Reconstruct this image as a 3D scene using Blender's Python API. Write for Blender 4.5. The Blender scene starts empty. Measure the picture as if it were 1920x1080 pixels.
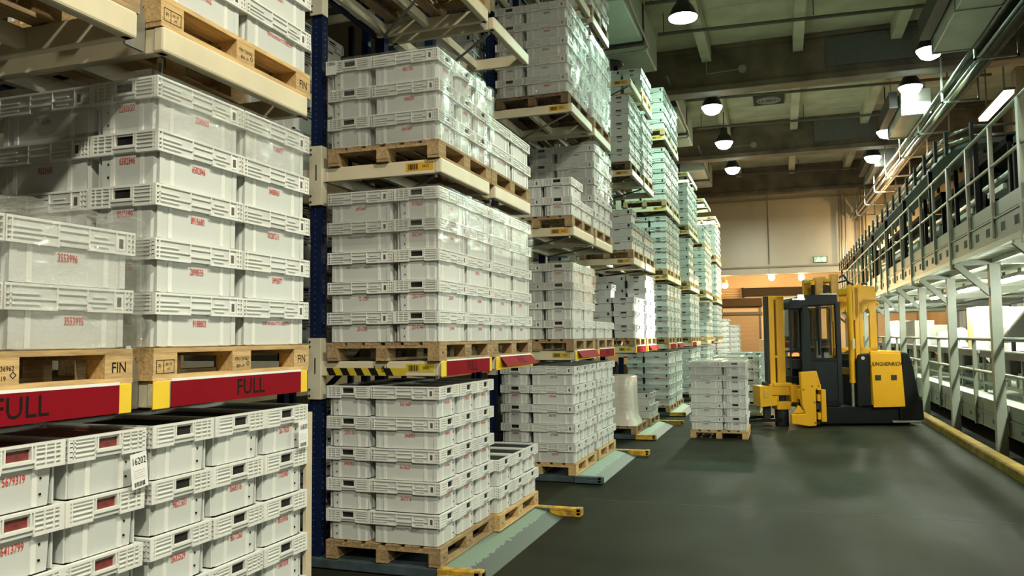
import bpy, math, random
import numpy as np
from mathutils import Matrix, Vector
random.seed(7)
R = math.radians
C = bpy.context.scene.collection
SC = bpy.context.scene

# ---------------------------------------------------------------- camera
def make_camera():
    yaw, pitch, roll = R(18.8647), R(3.5839), R(-0.5614)
    F = Vector((-math.sin(yaw) * math.cos(pitch), math.cos(yaw) * math.cos(pitch), math.sin(pitch)))
    r = Vector((math.cos(yaw), math.sin(yaw), 0)); u = r.cross(F)
    c, s = math.cos(roll), math.sin(roll)
    r2 = r * c + u * s; u2 = u * c - r * s
    m = Matrix(((r2.x, u2.x, -F.x, 0), (r2.y, u2.y, -F.y, 0), (r2.z, u2.z, -F.z, 1.84), (0, 0, 0, 1)))
    cd = bpy.data.cameras.new('camera'); cam = bpy.data.objects.new('camera', cd)
    cd.sensor_width = 36; cd.lens = 27.80; cd.clip_start = 0.05; cd.clip_end = 200
    C.objects.link(cam); cam.matrix_world = m
    SC.camera = cam
make_camera()

# ---------------------------------------------------------------- world, exposure, out-of-view hall lamps
w = bpy.data.worlds.new('hall_air'); SC.world = w; w.use_nodes = True
w.node_tree.nodes['Background'].inputs[0].default_value = (0.85, 0.95, 0.75, 1)
w.node_tree.nodes['Background'].inputs[1].default_value = 0.035
SC.view_settings.view_transform = 'Standard'; SC.view_settings.look = 'None'
SC.view_settings.exposure = 0.06; SC.view_settings.gamma = 1.0; SC.view_settings.use_curve_mapping = False
SC.cycles.max_bounces = 6; SC.cycles.diffuse_bounces = 3; SC.cycles.glossy_bounces = 3
SC.cycles.transmission_bounces = 4; SC.cycles.transparent_max_bounces = 12
SC.cycles.caustics_reflective = False; SC.cycles.caustics_refractive = False
SC.cycles.sample_clamp_indirect = 4.0

COOL = (0.60, 1.0, 0.72); WARM = (1.0, 0.95, 0.75); SODIUM = (1.0, 0.64, 0.28); TUBE = (0.93, 1.0, 0.82)
def area(name, loc, power, col, size=0.5, size_y=None, rot=(0, 0, 0), parent=None, spread=180):
    l = bpy.data.lights.new(name, 'AREA'); l.energy = power; l.color = col; l.spread = R(spread)
    l.shape = 'DISK' if size_y is None else 'RECTANGLE'; l.size = size
    if size_y: l.size_y = size_y
    o = bpy.data.objects.new(name, l); C.objects.link(o); o.location = loc; o.rotation_euler = rot
    if parent: o.parent = parent
    return o
# ceiling lamps of the same hall that hang above and behind the camera
area('ceiling_lamp_light', (1.9, 1.8, 8.2), 640, WARM, 0.6)
area('ceiling_lamp_light', (2.2, -3.4, 7.6), 900, WARM, 0.6)
area('ceiling_lamp_light', (2.4, 8.0, 8.4), 130, (0.95, 0.96, 0.72), 0.6)
area('ceiling_lamp_light', (3.4, 13.0, 8.4), 90, COOL, 0.6)

# unseen tube lights added in nearer mezzanine bays to brighten the lower racks
for y, p_ in ((8.5, 120), (5.3, 42), (2.0, 8)): area('added_tube_light', (3.58, y, 2.70), p_, TUBE, 1.5, 0.12, (0, R(90), R(0)))

# ---------------------------------------------------------------- materials
MATS = {}
def nodemat(name):
    m = bpy.data.materials.new(name); m.use_nodes = True
    return m, m.node_tree.nodes, m.node_tree.links, m.node_tree.nodes['Principled BSDF']
def mat(name, col, rough=0.5, metal=0.0, noise=0.08, scale=8.0, bump=0.0, spec=0.5, stain=None, rnd=0.0, stretch=None, coat=0.0):
    if name in MATS: return MATS[name]
    m, N, L, b = nodemat(name)
    tc = N.new('ShaderNodeTexCoord'); mp = N.new('ShaderNodeMapping'); L.new(tc.outputs['Object'], mp.inputs[0])
    if stretch: mp.inputs['Scale'].default_value = stretch
    n = N.new('ShaderNodeTexNoise'); n.inputs['Scale'].default_value = scale; n.inputs['Detail'].default_value = 4
    L.new(mp.outputs[0], n.inputs['Vector'])
    cr = N.new('ShaderNodeValToRGB')
    lo = tuple(max(0, c * (1 - noise)) for c in col); hi = tuple(min(1, c * (1 + noise)) for c in col)
    cr.color_ramp.elements[0].position = 0.3; cr.color_ramp.elements[1].position = 0.7
    cr.color_ramp.elements[0].color = (*(stain or lo), 1); cr.color_ramp.elements[1].color = (*hi, 1)
    L.new(n.outputs['Fac'], cr.inputs[0])
    out = cr.outputs[0]
    if rnd:
        oi = N.new('ShaderNodeObjectInfo'); h = N.new('ShaderNodeHueSaturation')
        mr = N.new('ShaderNodeMapRange'); mr.inputs[3].default_value = 1 - rnd; mr.inputs[4].default_value = 1 + rnd * 0.6
        L.new(oi.outputs['Random'], mr.inputs[0]); L.new(mr.outputs[0], h.inputs['Value']); L.new(out, h.inputs['Color']); out = h.outputs[0]
    L.new(out, b.inputs['Base Color'])
    b.inputs['Roughness'].default_value = rough; b.inputs['Metallic'].default_value = metal
    b.inputs['Specular IOR Level'].default_value = spec
    if coat: b.inputs['Coat Weight'].default_value = coat
    if bump:
        bp = N.new('ShaderNodeBump'); bp.inputs['Strength'].default_value = bump; bp.inputs['Distance'].default_value = 0.01
        L.new(n.outputs['Fac'], bp.inputs['Height']); L.new(bp.outputs[0], b.inputs['Normal'])
    MATS[name] = m; return m
def emis(name, col, s):
    if name in MATS: return MATS[name]
    m, N, L, b = nodemat(name)
    b.inputs['Base Color'].default_value = (0.8, 0.8, 0.8, 1); b.inputs['Emission Color'].default_value = (*col, 1); b.inputs['Emission Strength'].default_value = s
    MATS[name] = m; return m
def film_mat():
    m, N, L, b = nodemat('stretch_film')
    tr = N.new('ShaderNodeBsdfTransparent'); gl = N.new('ShaderNodeBsdfGlossy'); di = N.new('ShaderNodeBsdfTranslucent')
    gl.inputs['Roughness'].default_value = 0.06; di.inputs['Color'].default_value = (0.9, 0.88, 0.82, 1)
    tc = N.new('ShaderNodeTexCoord'); n = N.new('ShaderNodeTexNoise'); n.inputs['Scale'].default_value = 6; n.inputs['Detail'].default_value = 5; n.inputs['Distortion'].default_value = 1.5
    mp = N.new('ShaderNodeMapping'); mp.inputs['Scale'].default_value = (1, 1, 3.2)
    L.new(tc.outputs['Object'], mp.inputs[0]); L.new(mp.outputs[0], n.inputs['Vector'])
    bp = N.new('ShaderNodeBump'); bp.inputs['Strength'].default_value = 0.9; bp.inputs['Distance'].default_value = 0.06
    L.new(n.outputs['Fac'], bp.inputs['Height']); L.new(bp.outputs[0], gl.inputs['Normal'])
    m1 = N.new('ShaderNodeMixShader'); m2 = N.new('ShaderNodeMixShader')
    m1.inputs[0].default_value = 0.12; L.new(tr.outputs[0], m1.inputs[1]); L.new(di.outputs[0], m1.inputs[2])
    m2.inputs[0].default_value = 0.17; L.new(m1.outputs[0], m2.inputs[1]); L.new(gl.outputs[0], m2.inputs[2])
    L.new(m2.outputs[0], N['Material Output'].inputs[0]); MATS['film'] = m; return m
def glass_mat():
    m, N, L, b = nodemat('cab_glass')
    tr = N.new('ShaderNodeBsdfTransparent'); tr.inputs[0].default_value = (0.86, 0.88, 0.84, 1); gl = N.new('ShaderNodeBsdfGlossy'); gl.inputs['Roughness'].default_value = 0.03
    mx = N.new('ShaderNodeMixShader'); mx.inputs[0].default_value = 0.14
    L.new(tr.outputs[0], mx.inputs[1]); L.new(gl.outputs[0], mx.inputs[2]); L.new(mx.outputs[0], N['Material Output'].inputs[0]); return m

PLASTIC = mat('white_plastic', (0.60, 0.625, 0.605), 0.42, noise=0.03, scale=3, rnd=0.07)
PLASTIC2 = mat('rib_plastic', (0.93, 0.935, 0.90), 0.35, noise=0.02, scale=3)
def add_translucent(m, f):
    N, L = m.node_tree.nodes, m.node_tree.links; b = N['Principled BSDF']; t = N.new('ShaderNodeBsdfTranslucent'); t.inputs[0].default_value = (0.9, 0.9, 0.85, 1)
    mx = N.new('ShaderNodeMixShader'); mx.inputs[0].default_value = f
    L.new(b.outputs[0], mx.inputs[1]); L.new(t.outputs[0], mx.inputs[2]); L.new(mx.outputs[0], N['Material Output'].inputs[0])
add_translucent(PLASTIC2, 0.25)
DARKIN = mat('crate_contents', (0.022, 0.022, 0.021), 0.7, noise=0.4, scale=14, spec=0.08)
REDIN = mat('red_contents', (0.19, 0.03, 0.025), 0.6, noise=0.5, scale=22)
RED = mat('red_print', (0.55, 0.045, 0.035), 0.6, noise=0.1)
DKRED = mat('dark_print', (0.16, 0.05, 0.04), 0.6, noise=0.1)
BLACKP = mat('black_print', (0.012, 0.012, 0.012), 0.7, spec=0.05)
CARD = mat('white_card', (0.85, 0.85, 0.83), 0.6, noise=0.02)
WOOD = [mat('pallet_wood_fresh', (0.56, 0.375, 0.165), 0.75, noise=0.25, scale=6, stretch=(9, 1.2, 9), bump=0.3, rnd=0.16),
        mat('pallet_wood_aged', (0.36, 0.245, 0.12), 0.8, noise=0.35, scale=6, stretch=(9, 1.2, 9), bump=0.4, rnd=0.2),
        mat('pallet_wood_dark', (0.14, 0.09, 0.05), 0.85, noise=0.4, scale=6, stretch=(9, 1.2, 9), bump=0.4, rnd=0.2)]
CREAM = mat('cream_paint', (0.66, 0.59, 0.42), 0.42, noise=0.06, scale=5)
CREAM2 = mat('bracket_paint', (0.60, 0.56, 0.43), 0.45, noise=0.08, scale=6)
BLUE = mat('blue_paint', (0.006, 0.013, 0.048), 0.45, noise=0.2, scale=5, spec=0.2)
STEEL = mat('galvanised_steel', (0.42, 0.43, 0.40), 0.35, metal=0.8, noise=0.15, scale=6)
DKSTEEL = mat('dark_steel', (0.06, 0.06, 0.055), 0.45, metal=0.4, noise=0.2)
SIGNRED = mat('sign_red', (0.23, 0.007, 0.014), 0.7, noise=0.06, scale=4, spec=0.04)
YEL = mat('sign_yellow', (0.85, 0.58, 0.01), 0.4, noise=0.05)
ORANGE = mat('label_orange', (0.62, 0.34, 0.03), 0.5, noise=0.1)
WORNYEL = mat('worn_yellow', (0.62, 0.36, 0.02), 0.6, noise=0.2, scale=12, stain=(0.20, 0.12, 0.03))
def worn_green():
    m, N, L, b = nodemat('worn_green_plate')
    tc = N.new('ShaderNodeTexCoord'); sx = N.new('ShaderNodeSeparateXYZ'); n = N.new('ShaderNodeTexNoise'); n.inputs['Scale'].default_value = 16; n.inputs['Detail'].default_value = 6
    L.new(tc.outputs['Object'], sx.inputs[0]); L.new(tc.outputs['Object'], n.inputs['Vector'])
    a = N.new('ShaderNodeMath'); a.operation = 'MULTIPLY_ADD'; a.inputs[1].default_value = 0.11; L.new(n.outputs['Fac'], a.inputs[0]); L.new(sx.outputs['X'], a.inputs[2])
    cr = N.new('ShaderNodeValToRGB'); cr.color_ramp.interpolation = 'CONSTANT'; e = cr.color_ramp.elements
    e[0].position = 0; e[0].color = (0.165, 0.225, 0.17, 1); e[1].position = 0.225; e[1].color = (0.05, 0.05, 0.038, 1)
    L.new(a.outputs[0], cr.inputs[0]); L.new(cr.outputs[0], b.inputs['Base Color']); b.inputs['Roughness'].default_value = 0.55; return m
GREENPL = worn_green()
FILM = film_mat(); GLASS = glass_mat()

# ---------------------------------------------------------------- mesh builder
class MB:
    def __init__(s): s.v = []; s.f = []; s.m = []
    def quads(s, vs, fs, mi=0, M=None):
        o = len(s.v)
        s.v += [tuple(M @ Vector(p)) for p in vs] if M is not None else [tuple(p) for p in vs]
        s.f += [tuple(o + i for i in f) for f in fs]; s.m += [mi] * len(fs); return s
    def box(s, x0, x1, y0, y1, z0, z1, mi=0, M=None):
        vs = [(x, y, z) for z in (z0, z1) for y in (y0, y1) for x in (x0, x1)]
        return s.quads(vs, [(0, 2, 3, 1), (4, 5, 7, 6), (0, 1, 5, 4), (2, 6, 7, 3), (0, 4, 6, 2), (1, 3, 7, 5)], mi, M)
    def bar(s, p0, p1, w, h, mi=0, up=(0, 0, 1)):
        p0, p1 = Vector(p0), Vector(p1); d = (p1 - p0); L = d.length; d.normalize()
        u = Vector(up); sd = d.cross(u)
        if sd.length < 1e-4: sd = d.cross(Vector((1, 0, 0)))
        sd.normalize(); u = sd.cross(d)
        M = Matrix(((sd.x, d.x, u.x, p0.x), (sd.y, d.y, u.y, p0.y), (sd.z, d.z, u.z, p0.z), (0, 0, 0, 1)))
        return s.box(-w / 2, w / 2, 0, L, -h / 2, h / 2, mi, M)
    def tube(s, p0, p1, r, n=8, mi=0, r2=None):
        p0, p1 = Vector(p0), Vector(p1); d = p1 - p0; q = d.to_track_quat('Z', 'Y'); r2 = r if r2 is None else r2
        vs = []
        for p, rr in ((p0, r), (p1, r2)):
            for i in range(n):
                a = 2 * math.pi * i / n; vs.append(p + q @ Vector((rr * math.cos(a), rr * math.sin(a), 0)))
        fs = [(i, (i + 1) % n, n + (i + 1) % n, n + i) for i in range(n)] + [tuple(range(n - 1, -1, -1)), tuple(range(n, 2 * n))]
        return s.quads(vs, fs, mi)
    def path(s, pts, r, n=8, mi=0):
        for a, b in zip(pts, pts[1:]): s.tube(a, b, r, n, mi)
        return s
    def lathe(s, prof, n=20, mi=0, o=(0, 0, 0)):
        vs = []
        for r, z in prof:
            for i in range(n):
                a = 2 * math.pi * i / n; vs.append((o[0] + r * math.cos(a), o[1] + r * math.sin(a), o[2] + z))
        fs = [(k * n + i, k * n + (i + 1) % n, (k + 1) * n + (i + 1) % n, (k + 1) * n + i) for k in range(len(prof) - 1) for i in range(n)]
        return s.quads(vs, fs, mi)
    def prism(s, poly, a, b, axis='y', mi=0):
        # poly: list of 2-D points in the plane across the axis
        def P(p, t):
            return (p[0], t, p[1]) if axis == 'y' else ((t, p[0], p[1]) if axis == 'x' else (p[0], p[1], t))
        n = len(poly); vs = [P(p, a) for p in poly] + [P(p, b) for p in poly]
        fs = [(i, (i + 1) % n, n + (i + 1) % n, n + i) for i in range(n)] + [tuple(range(n - 1, -1, -1)), tuple(range(n, 2 * n))]
        return s.quads(vs, fs, mi)
    def shift(s, dx): s.v = [(p[0] + dx, p[1], p[2]) for p in s.v]; return s
    def mesh(s, name, mats):
        me = bpy.data.meshes.new(name); me.from_pydata(s.v, [], s.f)
        for mm in (mats if isinstance(mats, (list, tuple)) else [mats]): me.materials.append(mm)
        if any(s.m): me.polygons.foreach_set('material_index', s.m)
        me.update(); return me
def obj(name, me, parent=None, loc=None, rot=None, smooth=False, bevel=0):
    o = bpy.data.objects.new(name, me); C.objects.link(o)
    if parent: o.parent = parent
    if loc is not None: o.location = loc
    if rot is not None: o.rotation_euler = rot
    if smooth: me.polygons.foreach_set('use_smooth', [True] * len(me.polygons))
    if bevel:
        b = o.modifiers.new('edge', 'BEVEL'); b.width = bevel; b.segments = 2; b.limit_method = 'ANGLE'
    return o
def mk(name, mb, m, parent=None, **k): return obj(name, mb.mesh(name, m), parent, **k)
def tag(o, label, cat, group=None):
    o['label'] = label; o['category'] = cat
    if group: o['group'] = group
    return o
def thing(name, label, cat, loc=(0, 0, 0), rz=0, group=None):
    o = bpy.data.objects.new(name, None); C.objects.link(o); o.location = loc; o.rotation_euler = (0, 0, rz); o.empty_display_size = 0.1
    return tag(o, label, cat, group)
def structure(o): o['kind'] = 'structure'; return o
_txt = {}
def text_mesh(s, size, m, sx=0.8, align='CENTER'):
    k = (s, size, m.name, sx, align); bold = 0 if s == 'FULL' else .010
    if k not in _txt:
        cu = bpy.data.curves.new('lettering', 'FONT'); cu.body = s; cu.size = size; cu.align_x = align; cu.align_y = 'CENTER'; cu.resolution_u = 2; cu.offset = bold * size
        if s.isupper() and len(s) == 12: cu.offset = .03 * size; cu.shear = .22
        ob = bpy.data.objects.new('lettering', cu)
        me = bpy.data.meshes.new_from_object(ob); bpy.data.objects.remove(ob); bpy.data.curves.remove(cu)
        me.transform(Matrix.Diagonal((sx, 1, 1, 1))); me.materials.clear(); me.materials.append(m); _txt[k] = me
    return _txt[k]
FACE = {'-y': (R(90), 0, 0), '+x': (R(90), 0, R(90)), '-x': (R(90), 0, R(-90)), '+y': (R(90), 0, R(180)), '+z': (0, 0, 0)}
def text(name, s, size, m, parent, loc, face, sx=0.8, align='CENTER'):
    return obj(name, text_mesh(s, size, m, sx, align), parent, loc, FACE[face])
ORD = ['zeroth', 'first', 'second', 'third', 'fourth', 'fifth', 'sixth', 'seventh', 'eighth', 'ninth', 'tenth', 'eleventh', 'twelfth']

# ================================================================ THE HALL
def floor_mat():
    m, N, L, b = nodemat('polished_concrete')
    tc = N.new('ShaderNodeTexCoord')
    def noise(scale, st, det=5, dist=0.0):
        mp = N.new('ShaderNodeMapping'); mp.inputs['Scale'].default_value = st; L.new(tc.outputs['Object'], mp.inputs[0])
        n = N.new('ShaderNodeTexNoise'); n.inputs['Scale'].default_value = scale; n.inputs['Detail'].default_value = det; n.inputs['Distortion'].default_value = dist
        L.new(mp.outputs[0], n.inputs['Vector']); return n.outputs['Fac']
    a = noise(0.7, (1, 1, 1), 6, 0.6); c = noise(1.6, (1.0, 0.25, 1), 6, 0.3); g = noise(40, (1, 1, 1), 3)
    mx = N.new('ShaderNodeMath'); mx.operation = 'ADD'; L.new(a, mx.inputs[0]); L.new(c, mx.inputs[1])
    ms = N.new('ShaderNodeMath'); ms.operation = 'MULTIPLY'; ms.inputs[1].default_value = 0.5; L.new(mx.outputs[0], ms.inputs[0])
    cr = N.new('ShaderNodeValToRGB'); cr.color_ramp.elements[0].position = 0.36; cr.color_ramp.elements[1].position = 0.66
    cr.color_ramp.elements[0].color = (0.0145, 0.0160, 0.0105, 1); cr.color_ramp.elements[1].color = (0.036, 0.0365, 0.0245, 1); b.inputs['Specular IOR Level'].default_value = 0.015
    L.new(ms.outputs[0], cr.inputs[0]); L.new(cr.outputs[0], b.inputs['Base Color'])
    rr = N.new('ShaderNodeMapRange'); rr.inputs[1].default_value = 0.3; rr.inputs[2].default_value = 0.7; rr.inputs[3].default_value = 0.44; rr.inputs[4].default_value = 0.62
    L.new(c, rr.inputs[0]); L.new(rr.outputs[0], b.inputs['Roughness'])
    bp = N.new('ShaderNodeBump'); bp.inputs['Strength'].default_value = 0.08; bp.inputs['Distance'].default_value = 0.003; L.new(g, bp.inputs['Height']); L.new(bp.outputs[0], b.inputs['Normal'])
    return m
structure(mk('floor', MB().box(-16, 9, -6, 53, -0.3, 0), floor_mat()))
JOINT = mat('joint_filler', (0.060, 0.062, 0.046), 0.7, spec=0.1)
fj = MB()
for y in (8.9, 22.5, 31.5): fj.box(-2.2, 2.6, y - 0.006, y + 0.006, -0.002, 0.0012)
structure(mk('trim_floor_joint', fj, JOINT))

CEILM = mat('ceiling_panel', (0.70, 0.66, 0.50), 0.8, noise=0.18, scale=1.2)
BEAMM = mat('ceiling_beam', (0.17, 0.13, 0.09), 0.7, noise=0.45, scale=1.3, bump=0.15)
WALLM = mat('sandwich_panel', (0.80, 0.73, 0.58), 0.3, noise=0.05, scale=0.8)
SIDEM = mat('side_panel', (0.36, 0.27, 0.17), 0.5, noise=0.1, scale=0.8)
CZ = 9.9
# ceiling: slab panels with open joints between them
ceil = structure(mk('ceiling', MB().box(-16, 9, -6, 45, CZ + 0.12, CZ + 0.3), DKSTEEL))
pm = MB().box(-1.19, 1.19, -0.735, 0.735, 0, 0.12).mesh('ceiling_panel', CEILM)
for iy in range(20):
    for ix in range(7):
        obj('panel', pm, ceil, (-7.8 + ix * 2.4, 14.4 + iy * 1.5, CZ + 0.001 * ((ix * 7 + iy * 3) % 5)))
rib = MB().box(-0.13, 0.13, 0, 8.2, -0.42, 0).mesh('ceiling_rib', CEILM)
for k in range(4):
    for x in (-6.6, -4.2, -1.8, 0.6, 3.0, 5.4): structure(obj('ceiling_rib', rib, None, (x, 14.2 + 8.55 * (k - 1), CZ)))
for y in (13.85, 22.3, 31.0, 39.5):
    b = MB().box(-9, 7.5, y, y + 0.30, 8.75, CZ)               # web
    b.box(-9, 7.5, y - 0.14, y + 0.44, 8.6, 8.76)               # bottom flange
    b.box(-9, 7.5, y - 0.10, y + 0.40, CZ - 0.12, CZ)
    structure(mk('ceiling_beam', b, BEAMM, bevel=0.02))
# a darker steel splice plate on each beam, where the ducts pass
for y in (22.3, 31.0):
    structure(mk('beam_plate', MB().box(1.3, 3.4, y - 0.05, y, 8.95, 9.75), mat('splice_grey', (0.13, 0.13, 0.125), 0.6)))

# far wall above the dock opening, made of panels
wall = structure(mk('wall_back', MB().box(-12, 8, 44.12, 44.3, 5.06, CZ + 0.3), WALLM))
edges = [-12, -8.2, -4.4, -0.62, 3.2, 8]
for a, b_ in zip(edges, edges[1:]):
    for z0, z1 in ((5.06, 5.42), (5.46, 9.86)):
        mk('panel', MB().box(a + 0.015, b_ - 0.015, 44.02, 44.12, z0, z1), WALLM, wall)
structure(mk('trim_back_wall', MB().box(-12, 4.4, 43.9, 44.02, 5.40, 5.48).box(-12, 4.4, 43.9, 44.02, 9.0, 9.05), mat('trim_paint', (0.42, 0.37, 0.27), 0.4)))
# steel cover strips and conduits running up the far wall on its mezzanine end
cond = thing('conduit_bundle', 'bundle of shiny steel conduits running up the far wall', 'pipes', (2.9, 43.8, 5.1))
for i, (x, h) in enumerate(((0, 4.4), (0.12, 4.5), (0.3, 4.3), (0.95, 4.5), (1.05, 4.2), (1.25, 4.4), (-3.5, 4.3))):
    mk('conduit', MB().tube((x, 0, 0.4 if x > -1 else 0.5), (x, 0, h), 0.025 + 0.012 * (i % 2)), STEEL, cond)
# dock room beyond the opening
DOCK = mat('dock_wall', (0.66, 0.54, 0.38), 0.55, noise=0.1, scale=0.7)
structure(mk('wall_dock', MB().box(-12, 8, 52, 52.2, 0, 6), DOCK))
structure(mk('ceiling_dock', MB().box(-12, 8, 44.3, 52, 5.6, 5.75), mat('dock_ceiling', (0.5, 0.38, 0.22), 0.7)))
structure(mk('wall_right', MB().box(7.5, 7.7, -6, 52, 0, CZ), SIDEM))
wp = MB().box(-0.09, 0, 0.02, 2.98, 3.3, CZ - 0.3).mesh('wall_panel', SIDEM)
wr = bpy.data.objects['wall_right']
for k in range(12): obj('panel', wp, wr, (7.5, 9.0 + k * 3.0, 0))
structure(mk('wall_left', MB().box(-15.2, -15, -6, 52, 0, CZ), SIDEM))

# dock door with its hood, guide rails and lintel lamp box
d = structure(thing('door_1', 'dock', 'door', (-2.5, 51.95, 0))); del d['label'], d['category']
DOORM = mat('door_slats', (0.30, 0.225, 0.135), 0.5, noise=0.06)
for k in range(12): mk('slat', MB().box(-1.1, 1.1, -0.06, 0, k * 0.26 + 0.002, k * 0.26 + 0.258), DOORM, d)
for x in (-1.2, 1.12): mk('guide_rail', MB().box(x, x + 0.1, -0.16, 0, 0, 3.9), DKSTEEL, d)
mk('lintel', MB().box(-1.4, 1.3, -0.25, 0, 3.12, 3.3), DKSTEEL, d)
mk('hood', MB().box(-1.5, 1.3, -0.6, 0, 3.65, 4.15), mat('hood_brown', (0.05, 0.035, 0.022), 0.6, spec=0.2), d)
tag(mk('air_curtain', MB().box(-2.35, 1.55, 51.3, 51.9, 4.28, 4.72).box(-2.4, 1.6, 51.25, 51.95, 4.72, 4.77).box(-2.38, -2.28, 51.2, 51.9, 4.2, 4.8), mat('air_curtain_brown', (0.022, 0.016, 0.010), 0.6, spec=0.2)), 'long dark air curtain box above the dock opening', 'air curtain')
pp = thing('dock_pipes', 'run of pipes above the dock door, lit orange', 'pipes', (-4.0, 51.7, 4.3))
for z in (0.0, 0.14, 0.3, 0.46): mk('pipe', MB().tube((0, 0, z), (1.5, 0, z), 0.035), mat('pipe_beige', (0.6, 0.45, 0.25), 0.4), pp)
mk('pipe', MB().path([(1.9, 0, -0.5), (3.6, 0, -0.45), (3.6, 0, -2.6)], 0.04), MATS['pipe_beige'], pp)
for i, (x, y, z, p) in enumerate(((-0.51, 46, 4.97, 70), (1.04, 46, 4.92, 70), (-3.02, 46, 4.6, 70))):
    t = thing('dock_lamp', 'glowing orange jar lamp, %s from the dock door' % ORD[(2, 3, 1)[i]], 'lamp', (x, y, z), 0, 'orange lamps of the dock')
    mk('lamp_base', MB().lathe([(0, 0.34), (0.13, 0.34), (0.13, 0.18), (0, 0.18)], 14).tube((0, 0, 0.34), (0, 0, 5.6 - z), 0.02), mat('lamp_base_beige', (0.7, 0.5, 0.2), 0.4), t)
    mk('lamp_shade', MB().lathe([(0.14, 0.18), (0.17, 0.1), (0.16, -0.02), (0.1, -0.1), (0, -0.12)], 16), emis('sodium_glow', (1, 0.72, 0.30), 9), t, smooth=True)
    l = bpy.data.lights.new('lamp_light', 'POINT'); l.energy = p * 9; l.color = SODIUM; l.shadow_soft_size = 0.2
    lo = bpy.data.objects.new('lamp_light', l); C.objects.link(lo); lo.parent = t; lo.location = (0, 0, -0.3)
# beige boxes stacked on a pallet in the dock
for i, (x, y, n) in enumerate(((-0.95, 46.2, 4),)):
    DOCK_PALLET = (x, y)
    for k in range(n):
        tag(mk('cardboard_box', MB().box(-0.34, 0.34, -0.3, 0.3, 0, 0.36).box(-0.34, 0.34, -0.302, 0.302, 0.15, 0.17, 1), [mat('cardboard', (0.62, 0.45, 0.25), 0.7), mat('tape', (0.4, 0.28, 0.12), 0.4)],
            loc=(x, y, 0.144 + k * 0.365), bevel=0.01), 'beige box %s up in the stack beside the dock door' % ORD[k + 1], 'box', 'boxes in the dock')
ex = thing('exit_sign', 'small lit green exit sign high on the far wall', 'sign', (1.94, 43.9, 5.74))
mk('sign_box', MB().box(-0.34, 0.34, 0, 0.1, -0.16, 0.16), mat('exit_frame', (0.02, 0.1, 0.03), 0.4), ex)
mk('sign_face', MB().box(-0.31, 0.31, -0.012, 0, -0.14, 0.14), emis('exit_green', (0.02, 0.42, 0.10), 0.7), ex)
EXW = emis('exit_white', (0.75, 1, 0.8), 1.1)
mk('pictogram', MB().bar((-0.2, -0.02, -0.1), (-0.12, -0.02, 0.0), 0.02, 0.035).bar((-0.12, -0.02, 0), (-0.1, -0.02, 0.08), 0.02, 0.05).bar((-0.04, -0.02, -0.1), (-0.1, -0.02, 0), 0.02, 0.035).box(-0.1, -0.06, -0.03, -0.012, 0.085, 0.125)
   .box(0.13, 0.24, -0.03, -0.012, -0.11, 0.12).bar((0.0, -0.02, 0), (0.1, -0.02, 0), 0.02, 0.02).bar((0.1, -0.02, 0), (0.06, -0.02, 0.05), 0.02, 0.02).bar((0.1, -0.02, 0), (0.06, -0.02, -0.05), 0.02, 0.02), EXW, ex)

# ---------------------------------------------------------------- ceiling lamps
SHADE = mat('lamp_shade_dark', (0.03, 0.035, 0.03), 0.35, metal=0.5)
BOWL = emis('lamp_bowl', (0.88, 1.0, 0.93), 14)
def high_bay(x, y, z, label, flat, power=300, col=COOL):
    t = thing('high_bay_lamp', label, 'lamp', (x, y, z), 0, 'bell lamps under the ceiling')
    mk('lamp_shade', MB().lathe([(0.30, 0.0), (0.28, 0.06), (0.22, 0.2), (0.15, 0.3), (0.12, 0.34), (0.12, 0.5), (0.0, 0.52)], 24), SHADE, t, smooth=True)
    pr = [(0.295, 0.005), (0.285, -0.03), (0.2, -0.05 if flat else -0.17), (0.1, -0.06 if flat else -0.22), (0, -0.06 if flat else -0.24)]
    mk('lamp_bowl', MB().lathe(pr, 24), BOWL, t, smooth=True)
    mk('stem', MB().tube((0, 0, 0.5), (0, 0, CZ - z - (0.42 if x < 0 else 0)), 0.018), DKSTEEL, t)
    area('lamp_light', (0, 0, -0.27), power, col, 0.55, parent=t)
for i, (x, y) in enumerate(((-1.77, 16.3), (-1.75, 23.12), (-1.72, 27.6), (-1.70, 32.1))):
    high_bay(x, y, 8.42, 'glowing bell lamp, %s of the ceiling row above the rack ends' % ORD[i + 1], i == 0, (300, 300, 360, 950)[i], (COOL, COOL, COOL, (1, .94, .76))[i])
for i, (x, y) in enumerate(((3.42, 20.2), (3.41, 23.12), (3.37, 28.0), (3.35, 31.9))):
    high_bay(x, y, 8.42, 'glowing bell lamp, %s of the ceiling row above the mezzanine' % ORD[i + 1], False, (260, 260, 360, 1100)[i], (COOL, COOL, COOL, (1, .94, .76))[i])

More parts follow.
